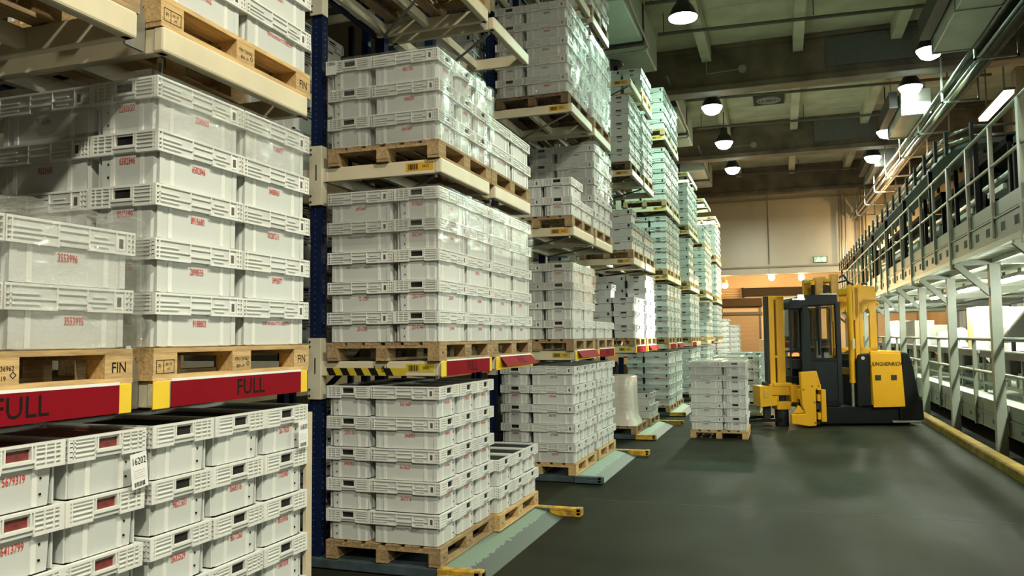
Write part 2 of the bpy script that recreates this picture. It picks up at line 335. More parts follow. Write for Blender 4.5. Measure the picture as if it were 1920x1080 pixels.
# ---------------------------------------------------------------- coolers over the racks, ducts, pipes
COOLM = mat('cooler_panel', (0.62, 0.72, 0.60), 0.35, noise=0.08, scale=2)
for i, (y0, y1) in enumerate(((15.4, 20.0), (24.4, 28.5), (32.8, 36.8))):
    t = thing('ceiling_cooler', 'pale green cooler panel box above the racks, %s in its row' % ORD[i + 1], 'cooler', (-2.85, y0, 8.6), 0, 'coolers hung above the racks')
    L_ = y1 - y0
    mk('casing', MB().box(-2.6, 0, 0, L_ * 0.52, 0, 0.9).box(-2.6, 0, L_ * 0.55, L_, 0, 0.9), COOLM, t, bevel=0.03)
    mk('end_plate', MB().box(-2.6, 0, -0.1, 0, 0.3, 0.95), DKSTEEL, t); mk('end_plate', MB().box(-2.6, 0.02, L_ * 0.52, L_ * 0.55, -0.06, 0.9), DKSTEEL, t)
    for y in (L_ * 0.2, L_ * 0.8): mk('fan', MB().lathe([(0, 0.0), (0.1, -0.03), (0.38, -0.02), (0.42, 0.02), (0.42, 0.03)], 24, o=(-1.1, y, -0.01)), DKSTEEL, t)
    mk('pipe', MB().path([(0.06, -3.0, 0.3), (0.06, L_ * 0.62, 0.02), (-0.06, L_ * 0.62, -0.06), (-1.2, L_ * 0.6, -0.12)], 0.03), STEEL, t)
DUCTM = mat('duct_zinc', (0.46, 0.48, 0.40), 0.32, metal=0.35, noise=0.12, scale=1.5)
for i, (y0, y1, zb) in enumerate(((11.5, 18.4, 7.75), (23.6, 26.4, 7.8), (32.4, 36.0, 8.15))):
    t = thing('air_duct', 'square zinc air duct hung between ceiling beams, %s section along the hall' % ORD[i + 1], 'duct', ((3.17, 3.24, 3.46)[i], y0, zb), 0, 'air duct sections')
    n = (3, 1, 1)[i]
    for k in range(n):
        a = (y1 - y0) * k / n; b_ = (y1 - y0) * (k + 1) / n
        mk('duct_section', MB().box(0, .74, a + 0.03, b_ - 0.03, 0, 0.70), DUCTM, t, bevel=0.012)
        mk('flange', MB().box(-0.02, .76, b_ - 0.03, b_ + 0.02, -0.02, 0.72), STEEL, t)
        for x in (.05, .69): mk('hanger', MB().box(x - .012, x + .012, b_ - .4, b_ - .376, .70, CZ - zb), STEEL, t)
    mk('dark_side', MB().box(-0.26, -0.04, 0.3, y1 - y0, 0.30, 0.75), DKSTEEL, t)
for i, (y, z) in enumerate(((17.7, 9.40), (19.6, 9.38), (25.6, 9.40), (29.2, 9.40), (38.4, 9.40))):
    tag(mk('sprinkler_pipe', MB().tube((-2.75, y - 0.06, z), (6, y + 0.5, z), 0.045).tube((-2.6, y - 0.1, z), (-2.6, y - 0.1, CZ), 0.012).tube((0.9, y, z), (0.9, y, CZ), 0.012), mat('pipe_dull', (0.12, 0.11, 0.08), 0.5)),
        'thin dull pipe crossing under the ceiling, %s along the hall' % ORD[i + 1], 'pipe', 'sprinkler pipes')
fan = thing('ceiling_vent', 'square dark ceiling vent with a round grille', 'vent', (-0.23, 27.9, CZ - 0.03))
mk('vent_frame', MB().box(-0.5, 0.5, -0.55, 0.55, -0.06, 0.03), DKSTEEL, fan)
for r in (0.13, 0.24, 0.34): mk('vent_ring', MB().lathe([(r, -0.06), (r + 0.03, -0.09), (r + 0.06, -0.06)], 24), mat('vent_grey', (0.33, 0.32, 0.27), 0.5), fan, smooth=True)
for i, (y, v) in enumerate(((22.15, 9.1), (30.85, 9.0))):
    t = thing('beam_detector', 'round detector with bent conduit on the %s dark ceiling beam' % ORD[i + 1], 'detector', (-0.84, y, v), 0, 'detectors on the beams')
    mk('head', MB().tube((0, 0, 0), (0, -0.08, 0), 0.11, 16), mat('vent_grey', (0.33, 0.32, 0.27), 0.5), t)
    mk('conduit', MB().path([(0, -0.02, 0.02), (-0.95, -0.02, -0.02), (-0.97, -0.02, 0.5)], 0.014), MATS['vent_grey'], t)
# cable trays and pipe bundle along the mezzanine edge of the hall
for i, (x0, x1, z, r, mm) in enumerate(((4.20, 3.62, 7.9, 0.10, DKSTEEL), (4.02, 3.45, 7.72, 0.05, mat('pipe_steel_dull', (0.20, 0.19, 0.16), 0.3, metal=0.7, noise=0.2)), (4.45, 3.85, 8.05, 0.12, DKSTEEL), (4.12, 3.52, 7.55, 0.035, STEEL), (4.60, 4.05, 7.85, 0.05, MATS['pipe_steel_dull']), (4.32, 3.75, 7.62, 0.08, mat('pipe_brown', (0.12, 0.09, 0.06), 0.35)))):
    tag(mk('ceiling_pipe', MB().tube((x0, 13.5, z), (x1, 43.8, z + 0.1), r, 10), mm, smooth=True), 'long pipe running above the mezzanine, %s in the bundle' % ORD[i + 1], 'pipe', 'pipes above the mezzanine')
tray = thing('cable_tray', 'dark cable tray carried on hangers above the mezzanine', 'cable tray', (0, 0, 0))
mk('tray_bed', MB().bar((4.75, 13.5, 8.2), (4.2, 43.5, 8.3), 0.42, 0.05), DKSTEEL, tray)
for k in range(9):
    y = 15 + k * 3.2; x = 4.3 - (y - 13.5) * 0.019
    mk('hanger', MB().box(x - 0.32, x - 0.28, y, y + 0.04, 7.45, 8.59).box(x - 0.32, x + 0.5, y, y + 0.04, 7.45, 7.5).box(x + 0.46, x + 0.5, y, y + 0.04, 7.45, CZ), STEEL, tray)
for k, (dx, dz) in enumerate(((0.0, 0.06), (0.1, 0.05), (-0.12, 0.06), (0.05, 0.12))):
    mk('cable', MB().tube((4.75 + dx, 13.5, 8.2 + dz), (4.2 + dx, 43.5, 8.3 + dz), 0.035, 6), mat('cable_black', (0.03, 0.03, 0.03), 0.4), tray)

# ================================================================ CRATES
CH = 0.245                                    # stacking pitch
def oct_ring(hx, hy, z, c=0.025):
    return [(-hx + c, -hy, z), (hx - c, -hy, z), (hx, -hy + c, z), (hx, hy - c, z), (hx - c, hy, z), (-hx + c, hy, z), (-hx, hy - c, z), (-hx, -hy + c, z)]
def crate_body(dark=1):
    b = MB()
    rings = [oct_ring(.264, .164, 0), oct_ring(.270, .170, .004), oct_ring(.275, .175, .150), oct_ring(.291, .191, .153, .012), oct_ring(.292, .192, .243, .012)]
    vs = sum(rings, []); n = 8
    fs = [(k * n + i, k * n + (i + 1) % n, (k + 1) * n + (i + 1) % n, (k + 1) * n + i) for k in range(4) for i in range(n)]
    # the two short walls keep an open hand hole: skip their upper face and rebuild it round the hole
    fs = [f for f in fs if f not in ((26, 27, 35, 34), (30, 31, 39, 38))] + [tuple(range(7, -1, -1))]
    b.quads(vs, fs)
    for s in (1, -1):
        X0, X1 = s * .291, s * .292; Y = .179
        def P(y, z): return (X0 + (X1 - X0) * (z - .153) / .09, y, z)
        q = [P(-Y, .153), P(Y, .153), P(Y, .187), P(-Y, .187), P(-Y, .243), P(Y, .243), P(Y, .226), P(-Y, .226), P(-.052, .187), P(.052, .187), P(.052, .226), P(-.052, .226)]
        ff = [(0, 1, 2, 9, 8, 3), (7, 6, 5, 4), (3, 8, 11, 7), (9, 2, 6, 10)]
        b.quads(q, ff if s > 0 else [f[::-1] for f in ff])
    inn = [oct_ring(.280, .180, .243), oct_ring(.276, .176, .205)]
    b.quads(inn[0] + inn[1], [(i, n + i, n + (i + 1) % n, (i + 1) % n) for i in range(8)])
    b.quads(rings[4] + inn[0], [(i, n + i, n + (i + 1) % n, (i + 1) % n)[::-1] for i in range(8)])
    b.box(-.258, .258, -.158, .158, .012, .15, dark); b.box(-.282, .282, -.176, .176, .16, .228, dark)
    for s in (1, -1):                          # strips on the walls
        for x in (-.185, .165): b.box(x - .012, x + .012, s * .1705 - .006, s * .1705 + .006, .006, .15, 2)
        for x in (-.265, .235): b.box(x, x + .03, s * .173 - .004, s * .173 + .004, .006, .15)
        for y in (-.085, .085): b.box(s * .2705 - .006, s * .2705 + .006, y - .011, y + .011, .006, .15, 2)
        for z in (.045, .105): b.box(s * .272 - .006, s * .272 + .006, .107, .113, z, z + .008, 3)
    return b
def crate_rim():
    b = MB(); ox, oy = .298, .198; t = .007
    def along(x0, x1, y0, y1, z0, z1): b.box(x0, x1, y0, y1, z0, z1)
    for s in (1, -1):
        y0, y1 = sorted((s * .176, s * oy)); ya, yb = sorted((s * (oy - t), s * oy))
        b.box(-ox, ox, y0, y1, .235, .245)                     # top flange
        for x0, x1, z in ((-ox, -.075, .147), (-.075, .062, .176), (.062, ox, .147)): b.box(x0, x1, y0, y1, z, z + .010)
        for z in (.167, .186, .205):
            b.box(-ox + .005, -.15 if z != .186 else -.075, ya, yb, z, z + .0045)
            b.box(.062 if z == .186 else .09, .19 if z == .186 else .16, ya, yb, z, z + .0045)
        b.box(-.075, .062, ya, yb, .211, .216)
        for x in (-.276, -.08, .060, .196, .252, .272): b.box(x, x + .006, y0, y1, .156, .236)
        for x in (-ox, ox - .006): b.box(x, x + .006, y0, y1, .156, .236)
        for z in (.165, .19, .213): b.box(.258, ox - .005, ya, yb, z, z + .0045)
        b.box(.206, .244, *sorted((s * .186, s * .194)), .163, .222, 1)    # code label in its frame
        b.box(.214, .236, *sorted((s * .187, s * .1946)), .172, .212, 2)
        # short sides
        x0, x1 = sorted((s * .276, s * ox)); xa, xb = sorted((s * (ox - t), s * ox))
        b.box(x0, x1, -.1757, .1757, .235, .245)
        for u0, u1, z in ((-.1757, -.068, .147), (-.068, .068, .172), (.068, .1757, .147)): b.box(x0, x1, u0, u1, z, z + .012)
        for z in (.168, .187, .206, .222):
            b.box(xa, xb, -.1905, -.068, z, z + .0045); b.box(xa, xb, .068, .1905, z, z + .0045)
        for y in (-.170, -.071, -.058, .052, .066, .110, .150): b.box(x0, x1, y, y + .006, .1585 if abs(y) > .06 else .1835, .2355)
    return b
def crate_simple():
    b = MB(); n = 4
    def rr(hx, hy, z): return [(-hx, -hy, z), (hx, -hy, z), (hx, hy, z), (-hx, hy, z)]
    v = rr(.270, .170, 0) + rr(.277, .177, .15)
    b.quads(v, [(0, 1, 5, 4), (1, 2, 6, 5), (2, 3, 7, 6), (3, 0, 4, 7), (3, 2, 1, 0)])
    v2 = rr(.287, .187, .15) + rr(.288, .188, .243); b.quads(v2, [(0, 1, 5, 4), (1, 2, 6, 5), (2, 3, 7, 6), (3, 0, 4, 7), (3, 2, 1, 0)])
    b.quads(rr(.284, .184, .238), [(0, 1, 2, 3)], 1)
    for s in (1, -1):
        y0, y1 = sorted((s * .177, s * .198)); x0, x1 = sorted((s * .277, s * .298))
        b.box(-.298, .298, y0, y1, .232, .245); b.box(x0, x1, -.198, .198, .232, .245)
        for a, c, z in ((-.298, -.075, .147), (-.075, .062, .176), (.062, .298, .147)): b.box(a, c, y0, y1, z, z + .012)
        for a, c, z in ((-.198, -.068, .147), (-.068, .068, .172), (.068, .198, .147)): b.box(x0, x1, a, c, z, z + .012)
        b.box(-.298, .298, *sorted((s * .191, s * .197)), .190, .197)
        b.box(*sorted((s * .291, s * .297)), -.198, .198, .197, .203)
        for x in (-.298, -.08, .06, .292): b.box(x, x + .006, y0, y1, .155, .235)
        for y in (-.198, -.066, .060, .192): b.box(x0, x1, y, y + .006, .155, .235)
        b.box(*sorted((s * .28, s * .2895)), -.05, .05, .188, .226, 1)
        b.box(.21, .24, *sorted((s * .19, s * .1985)), .17, .22, 1)
        for x in (-.185, .165): b.box(x - .012, x + .012, *sorted((s * .170, s * .178)), .006, .15)
        b.box(-.05, .05, *sorted((s * .174, s * .1765)), .115, .135, 2)
        b.box(*sorted((s * .274, s * .2765)), -.04, .04, .115, .135, 2)
    return b
BODY = crate_body().mesh('crate_body', [PLASTIC, DARKIN, PLASTIC2, BLACKP]); BODY_RED = crate_body().mesh('crate_body', [PLASTIC, REDIN, PLASTIC2, BLACKP])
RIM = crate_rim().mesh('crate_rim', [PLASTIC2, CARD, mat('code_grey', (0.10, 0.09, 0.085), 0.6, noise=0.6, scale=180)])
SIMPLE = crate_simple()
S_V = np.array(SIMPLE.v); S_F = np.array(SIMPLE.f[:]) if len({len(f) for f in SIMPLE.f}) == 1 else None
S_M = np.array(SIMPLE.m)

N_IND = [0]; BULK = []                        # crates past the first 300 are joined
GROUPS = {}
def crate(x, y, z, rz, label, group, number=None, faces=(), red=False, dark=False, words=None, numcol=None):
    """one crate: Empty at its base, body, rim and its printed number"""
    x += random.uniform(-.004, .004); y += random.uniform(-.004, .004); rz += R(random.uniform(-.5, .5))
    if N_IND[0] >= 300:
        BULK.append((x, y, z, rz)); return None
    N_IND[0] += 1
    t = thing('plastic_crate', label, 'crate', (x, y, z), rz, group)
    obj('body', BODY_RED if red else BODY, t); obj('rim', RIM, t)
    for f in faces:
        s = number or ''.join(random.choice('0123456789') for _ in range(7))
        m = numcol or (DKRED if dark else RED)
        lx = random.uniform(-.02, .03)
        loc = {'-y': (lx, -.1760, .108), '+y': (lx, .1760, .108), '+x': (.2760, 0, .116), '-x': (-.2760, 0, .116)}[f]
        if words:
            if f in ('-y', '+y'): text('printed_words', words, 0.026, numcol or m, t, (lx, loc[1], .118), f, 0.62)
        else: text('printed_number', s, 0.044, m, t, loc, f, 0.60)
    return t

FOOD = 'ELINTARVIKEKÄYTTÖ KIELLETTY'
HALF = ('near', 'far'); LEVEL = ('floor level', 'first shelf', 'second shelf', 'third shelf', 'top shelf')
def place_layer_positions(style, x, y):
    """crate centres on a 1.0 x 1.2 pallet whose aisle edge is x and first edge is y; the aisle column first, then the inner one"""
    if style == 'S':
        a = [(x - .302, y + .2 + .402 * i, 0) for i in range(3)]; b = [(x - .605 - .202, y + .3 + .603 * i, R(90)) for i in range(2)]
    else:
        a = [(x - .202, y + .3 + .603 * i, R(90)) for i in range(2)]; b = [(x - .405 - .302, y + .2 + .402 * i, 0) for i in range(3)]
    return a, b
def stack(rack, half, lv, x, y, z, style, aisle, inner, top_full=False, numbers={}, red=False, show_cam=True, dark_cam=False, place=None, numbered=True):
    """aisle / inner: number of layers per column along the aisle (list) ; numbers[(col, layer)] = printed number"""
    A, B = place_layer_positions(style, x, y)
    where = place or '%s half of %s, %s rack' % (HALF[half], LEVEL[lv], ORD[rack])
    grp = place or 'crates on the %s rack, %s' % (ORD[rack], LEVEL[lv])
    fa, fc = ('+x', '-y') if style == 'S' else ('-y', '-x')
    for cols, lst, nm in ((A, aisle, 'a'), (B, inner, 'b')):
        for i, (cx, cy, rz) in enumerate(cols):
            n = lst[i] if i < len(lst) else 0
            only_top = False
            if n < 0: n = -n; only_top = True
            for k in range(n):
                if only_top and k < n - 1: continue
                num = numbers.get((nm, i, k + 1)); wd = None; nc = None
                if num == 'FOOD': wd, num = FOOD, None
                if num == 'FOODB': wd, num, nc = FOOD, None, DKRED
                if nm == 'a': lab = 'white crate %s up, %s along the aisle, %s' % (ORD[k + 1], ORD[i + 1], where)
                else: lab = 'white crate %s up, %s behind the aisle column, %s' % (ORD[k + 1], ORD[i + 1], where)
                if num and num.strip(): lab = 'white crate %s up printed %s, %s %s column, %s' % (ORD[k + 1], num, ORD[i + 1], 'aisle' if nm == 'a' else 'inner', where)
                faces = []
                if numbered and num != ' ' and not only_top:
                    if nm == 'a':
                        faces.append(fa)
                        if i == 0 and show_cam: faces.append(fc)
                    elif i == 0 and show_cam: faces.append({'S': '-x', 'L': '-y'}[style])
                crate(cx, cy, z + k * CH, rz, lab, grp, num, faces, red, dark=rack >= 3 and (k + i) % 3 > 0, words=wd, numcol=nc)

# ================================================================ PALLETS
def pal_parts(m):
    return {'deck_board': MB().box(-.06, .06, -.6, .6, .122, .144).mesh('deck_board', m), 'wide_board': MB().box(-.0725, .0725, -.6, .6, .122, .144).mesh('deck_board', m),
            'stringer': MB().box(-.5, .5, -.072, .072, .100, .122).mesh('stringer', m), 'block': MB().box(-.05, .05, -.0725, .0725, .022, .100).mesh('block', m),
            'wide_block': MB().box(-.0725, .0725, -.0725, .0725, .022, .100).mesh('block', m), 'bottom_board': MB().box(-.05, .05, -.6, .6, 0, .022).mesh('bottom_board', m)}
PAL = [pal_parts(m) for m in WOOD]
def merged_pallet(mi):
    b = MB()
    for x in (-.4275, -.24, -.08, .08, .24, .4275): b.box(x - .065, x + .065, -.6, .6, .122, .144)
    for y in (-.528, 0, .528): b.box(-.5, .5, y - .072, y + .072, .1, .122)
    for x in (-.45, 0, .45):
        b.box(x - .05, x + .05, -.6, .6, 0, .022)
        for y in (-.5275, 0, .5275): b.box(x - .05, x + .05, y - .0725, y + .0725, .022, .1)
    return b.mesh('pallet', WOOD[mi])
MPAL = [merged_pallet(i) for i in range(3)]
def pallet(x, y, z, label, m=0, whole=True, marks=None, group='wooden pallets'):
    """x: aisle edge, y: first edge (pallet is 1.0 x 1.2)"""
    c = (x - .5, y + .6, z)
    if not whole:
        return tag(obj('pallet', MPAL[m], None, c, (0, 0, R(random.uniform(-.4, .4)))), label, 'pallet', group)
    t = thing('pallet', label, 'pallet', c, R(random.uniform(-.3, .3)), group)
    P = PAL[m]
    for i, px in enumerate((-.4275, -.255, -.09, .09, .255, .4275)): obj('deck_board', P['wide_board' if i in (0, 5) else 'deck_board'], t, (px, random.uniform(-.004, .004), random.uniform(-.0008, .0008)))
    for py in (-.528, 0, .528): obj('stringer', P['stringer'], t, (0, py, 0))
    for px in (-.45, 0, .45):
        obj('bottom_board', P['bottom_board'], t, (px, random.uniform(-.004, .004), 0))
        for i, py in enumerate((-.5275, 0, .5275)):
            b = obj('block', P['block'], t, (px, py, 0))
            if px > .4 and marks:
                if i == 2: text('stamp', 'FIN', .062, BLACKP, b, (.0506, 0.0, .064), '+x', .85)
                elif i == 1:
                    text('stamp', 'FIN 136962', .026, BLACKP, b, (.0506, 0, .08), '+x', .85); text('stamp', '800-19', .026, BLACKP, b, (.0506, -.01, .045), '+x', .85)
                    mk('stamp', MB().bar((.0506, .048, .045), (.0506, .06, .057), .001, .0025).bar((.0506, .06, .057), (.0506, .048, .069), .001, .0025).bar((.0506, .048, .069), (.0506, .036, .057), .001, .0025).bar((.0506, .036, .057), (.0506, .048, .045), .001, .0025), BLACKP, b)
                else:
                    f = MB()
                    for q in ((-.055, .055, .03, .033), (-.055, .055, .088, .091)): f.box(.0501, .0507, q[0], q[1], q[2], q[3])
                    for q in (-.055, -.012, .052): f.box(.0501, .0507, q, q + .003, .03, .091)
                    mk('stamp', f, BLACKP, b); text('stamp', 'FI', .03, BLACKP, b, (.0506, -.034, .06), '+x', .8); text('stamp', '001.95', .018, BLACKP, b, (.0506, .02, .07), '+x', .8); text('stamp', 'HT', .018, BLACKP, b, (.0506, .02, .048), '+x', .8)
            elif px > .4 and whole == 2:
                text('stamp', ('EUR', 'FI 26', 'FIN')[i], .03, BLACKP, b, (.0506, 0, .06), '+x', .8)
    return t

# ================================================================ RACKS
LZ = (1.66, 3.26, 4.88, 6.56)                  # tops of the shelf beams
BASE = 0.094
BH, BW = 0.115, 0.05
CX = -1.13                                     # upright, measured from the aisle face
HAZ_M = mat('hazard_yellow', (0.55, 0.42, 0.03), 0.5, noise=0.15)
def rack(i, x, y0, D=2.43, detail=2, skip=()):
    name = ORD[i]
    t = thing('pallet_rack', 'cream and blue cantilever pallet rack, %s along the aisle' % name, 'rack', (x, y0, 0), 0, 'mobile pallet racks')
    h = (D - .15) / 2
    ys = (0.03, h - .03, h + .18, D - .03)     # arms
    upm = MB().box(-.05, .05, -.045, .045, 0, 8.3).mesh('upright', BLUE)
    for xx in (CX, CX - 1.9, CX - 4.7):
        for yy in (0.05, D - .05) if xx != CX else (0.05, D / 2 - .02, D - .05):
            u = obj('upright', upm, t, (xx, yy, 0.05))
            if detail and xx == CX and yy < .1:
                p = MB()
                for k in range(150):
                    z = .12 + k * .05; p.box(.0505, .0515, -.005, .005, z, z + .012); p.box(-.010, -.003, -.0465, -.0455, z, z + .009)  # pale tabs painted for the light that shows through the punched holes
                po = mk('perforation', p, mat('hole_light', (0.11, 0.125, 0.16), 0.5), u); po['kind'] = 'stuff'
    br = MB()
    for k in range(7):
        za = .2 + k * 1.15; br.bar((0, .05, za), (0, D - .05, za + 1.1), .04, .03); br.bar((0, D - .05, za + 1.1), (0, .05, za + 1.15), .04, .03)
    mk('frame_brace', br, BLUE, t, loc=(CX - .02, 0, 0)); 
    for li, z in enumerate(LZ):
        if li + 1 in skip: continue
        arm = MB().box(CX - .02, 0, -BW / 2, BW / 2, z - BH, z)
        for k, yy in enumerate(ys): mk('shelf_arm', arm, CREAM, t, loc=(0, yy, 0), bevel=.006)
        for a, b in ((0, h), (h + .15, D)):
            mk('aisle_beam', MB().box(-.05, 0.012, a, b, z - BH, z + .004), CREAM, t, bevel=.012)
            mk('inner_beam', MB().box(CX + .06, CX + .11, a, b, z - BH, z - .01), CREAM2, t)
            mk('middle_beam', MB().box(-.62, -.57, a + .05, b - .05, z - BH + .02, z - .01), CREAM2, t)
            mk('tie_rod', MB().tube((-.06, a + .06, z - BH - .012), (CX + .1, b - .08, z - BH - .012), .014, 6), STEEL if i < 4 else DKSTEEL, t)
        for yy in (0.0, D):
            s = -1 if yy == 0 else 1
            bk = MB().box(CX - .055, CX + .055, yy + s * .004, yy + s * .02, z - .31, z + .19).box(CX + .05, CX + .066, yy + s * .02, yy - s * .07, z - .31, z + .19)
            bo = mk('arm_bracket', bk, CREAM2, t, bevel=.004)
            if s < 0 and detail:
                bl = MB()
                for zz in (z - .28, z - .23, z + .12, z + .16): bl.tube((CX - .035, -.02, zz), (CX - .035, -.026, zz), .009, 8)
                bl.box(CX + .01, CX + .02, -.023, -.019, z - .1, z + .03)
                mk('bolt', bl, DKSTEEL, bo)
        if i <= 3:                              # upright stop plates between the two pallets
            mk('stop_plate', MB().prism([(h + .02, z - BH), (h + .13, z - BH), (h + .13, z + .05), (h + .085, z + .16), (h + .06, z + .16), (h + .02, z + .03)], -.09, -.075, 'x'), STEEL, t)
        # inner bay: shelf beams running back from the upright
        for yy in (.03, D - .03): mk('bay_beam', MB().box(CX - 4.7, CX, yy - .025, yy + .025, z - BH, z), CREAM2, t)
    # floor base: rail beam, bumpers, sloping plate along the aisle end
    mk('base_beam', MB().box(-1.9, .34, -.03, .06, 0.01, .085).box(-1.9, .30, .06, .075, .01, .05), mat('base_blue', (0.05, 0.075, 0.085), 0.5, noise=0.3), t, bevel=.006)
    mk('base_beam', MB().box(-1.9, .20, D - .05, D + .04, 0.01, .085), MATS['base_blue'], t, bevel=.006)
    mk('base_deck', MB().box(-1.3, -.02, .06, D - .05, 0.012, .088), MATS['base_blue'], t)
    mk('ramp_plate', MB().prism([(-.02, .09), (.17, .055), (.34, .006), (.34, .0), (-.02, .0)], .06, D - .06, 'y'), GREENPL, t)
    for yy, x1 in ((-.01, .33), (D, .52)):
        mk('bumper', MB().box(-.02, x1, yy - .045, yy + .045, .055, .095).box(-.02, x1, yy - .045, yy - .03, .01, .06).box(x1 - .05, x1 + .01, yy - .045, yy + .045, .02, .1), WORNYEL if not (i == 3 and yy < 0) else MATS['base_blue'], t, bevel=.008)
    return t, h
def full_sign(t, h, D, z, which, tilt=0.0, txt=True, ends=True, yellow_back=False):
    a, b = ((0, h), (h + .15, D))[which]
    s = bpy.data.objects.new('full_sign', None)
    C.objects.link(s); s.parent = t; s.location = (.013, (a + b) / 2, z - BH / 2)
    L = (b - a)
    if ends:
        for q in (-1, 1): mk('end_cap', MB().box(0, .006, q * L / 2 - .03 if q < 0 else L / 2 - .07, -L / 2 + .07 if q < 0 else L / 2 + .0, -BH / 2 - .004, BH / 2 + .004), YEL, s, bevel=.003)
    if yellow_back: mk('back_strip', MB().box(0, .004, -L / 2 + .07, L / 2 - .07, -BH / 2, BH / 2), YEL, s)
    M = Matrix.Translation((.006, 0, BH / 2)) @ Matrix.Rotation(-tilt, 4, 'Y')
    p = mk('sign_plate', MB().box(0, .004, -L / 2 + (.075 if ends else .02), L / 2 - (.07 if ends else .02), -BH, .0, 0, M).box(0, .005, -L / 2 + .075, L / 2 - .07, 0, .012, 1, M), [SIGNRED, CARD], s)
    if txt:
        o = text('lettering', 'FULL', .112, BLACKP, s, (0, 0, 0), '+x', .95)
        o.matrix_local = M @ Matrix.Translation((.0055, .06, -BH / 2)) @ Matrix.Rotation(R(90), 4, 'Z') @ Matrix.Rotation(R(90), 4, 'X')
    return s
def arm_label(t, z, m, code, x0=-.30, x1=-.06, stripes=False):
    s = mk('location_label', MB().box(x0, x1, .0035, .0045, z - BH + .03, z - .02), m, t)
    b = MB(); r = random.Random(3)
    xx = x0 + .02
    while xx < x0 + (x1 - x0) * .42: w = r.choice((.003, .005, .008)); b.box(xx, xx + w, .0028, .0035, z - BH + .04, z - .03); xx += w + r.choice((.003, .005))
    mk('barcode', b, BLACKP, s)
    text('lettering', code, .036, BLACKP, s, (x0 + (x1 - x0) * .72, .0026, z - BH / 2 + .005), '-y', .7)
    if stripes:
        h = mk('hazard_tape', MB().box(CX + .07, x0 - .0, .0030, .0042, z - BH + .002, z - BH + .062), HAZ_M, t)
        b = MB(); k = 0
        while CX + .1 + k * .13 < x0 - .1:
            a = CX + .1 + k * .13; b.prism([(a, z - BH + .062), (a + .065, z - BH + .062), (a + .10, z - BH + .002), (a + .035, z - BH + .002)], .0022, .0030, 'y'); k += 1
        mk('stripe', b, BLACKP, h)
        text('lettering', 'L  01', .07, BLACKP, t, (-.52, .0018, z - BH + .05), '-y', .9)

def film(name, x0, x1, y0, y1, z0, z1, label, seed=0, amp=.012, nz=10, nxy=10, sides='-y+x', top=False, flare=0.0):
    rg = np.random.default_rng(seed); b = MB()
    def n3(p): return math.sin(p[0] * 23 + p[2] * 17 + seed) * math.sin(p[1] * 19 - p[2] * 29 + seed * 2.1) + .6 * math.sin(p[2] * 61 + p[0] * 31 + p[1] * 27)
    def sheet(f, nu, nv, nrm):
        vs = []
        for j in range(nv + 1):
            for i in range(nu + 1):
                p = Vector(f(i / nu, j / nv)); p = p + Vector(nrm) * (amp * n3(p) + abs(rg.normal(0, amp * .4)) + flare * (1 - j / nv) ** 3); vs.append(p)
        b.quads(vs, [(j * (nu + 1) + i, j * (nu + 1) + i + 1, (j + 1) * (nu + 1) + i + 1, (j + 1) * (nu + 1) + i) for j in range(nv) for i in range(nu)])
    if '-y' in sides: sheet(lambda u, v: (x0 + (x1 - x0) * u, y0, z0 + (z1 - z0) * v), nxy, nz, (0, -1, 0))
    if '+x' in sides: sheet(lambda u, v: (x1, y0 + (y1 - y0) * u, z0 + (z1 - z0) * v), nxy, nz, (1, 0, 0))
    if '+y' in sides: sheet(lambda u, v: (x1 - (x1 - x0) * u, y1, z0 + (z1 - z0) * v), nxy, nz, (0, 1, 0))
    if top: sheet(lambda u, v: (x0 + (x1 - x0) * u, y0 + (y1 - y0) * v, z1), nxy, nxy, (0, 0, 1))
    o = mk(name, b, FILM, smooth=True); tag(o, label, 'film', 'stretch film on crate stacks'); return o

# ---------------------------------------------------------------- rack by rack
RACKS = [(1, -2.62, 1.50, 2.45), (2, -2.52, 5.65, 2.33), (3, -2.52, 9.82, 2.45), (4, -2.52, 14.18, 2.5), (5, -2.50, 18.5, 2.5), (6, -2.47, 23.0, 2.5), (7, -2.445, 27.7, 2.5), (8, -2.42, 32.1, 2.55)]
RK = {}
for i, x, y0, D in RACKS: RK[i] = (*rack(i, x, y0, D, detail=i <= 3), x, y0, D)
PH = .144
def zs(lv): return (BASE if lv == 0 else LZ[lv - 1] + .005)
def pl(i, half, lv, m, whole=True, marks=None, dx=0.0, dy=0.0):
    t, h, x, y0, D = RK[i]
    y = (y0 - .03 if half == 0 else y0 + D - 1.2 + .04) + dy
    pallet(x + dx, y, zs(lv), '%s wooden pallet on %s half of %s, %s rack' % (('fresh yellow', 'aged brown', 'dark old')[m], HALF[half], LEVEL[lv], ORD[i]), m, whole, marks)
    return x + dx + .005, y, zs(lv) + PH + .002
def st(i, half, lv, m, style, aisle, inner, whole=True, marks=None, dx=0.0, dy=0.0, **k):
    x, y, z = pl(i, half, lv, m, whole, marks, dx, dy)
    stack(i, half, lv, x, y, z, style, aisle, inner, **k); return x, y, z

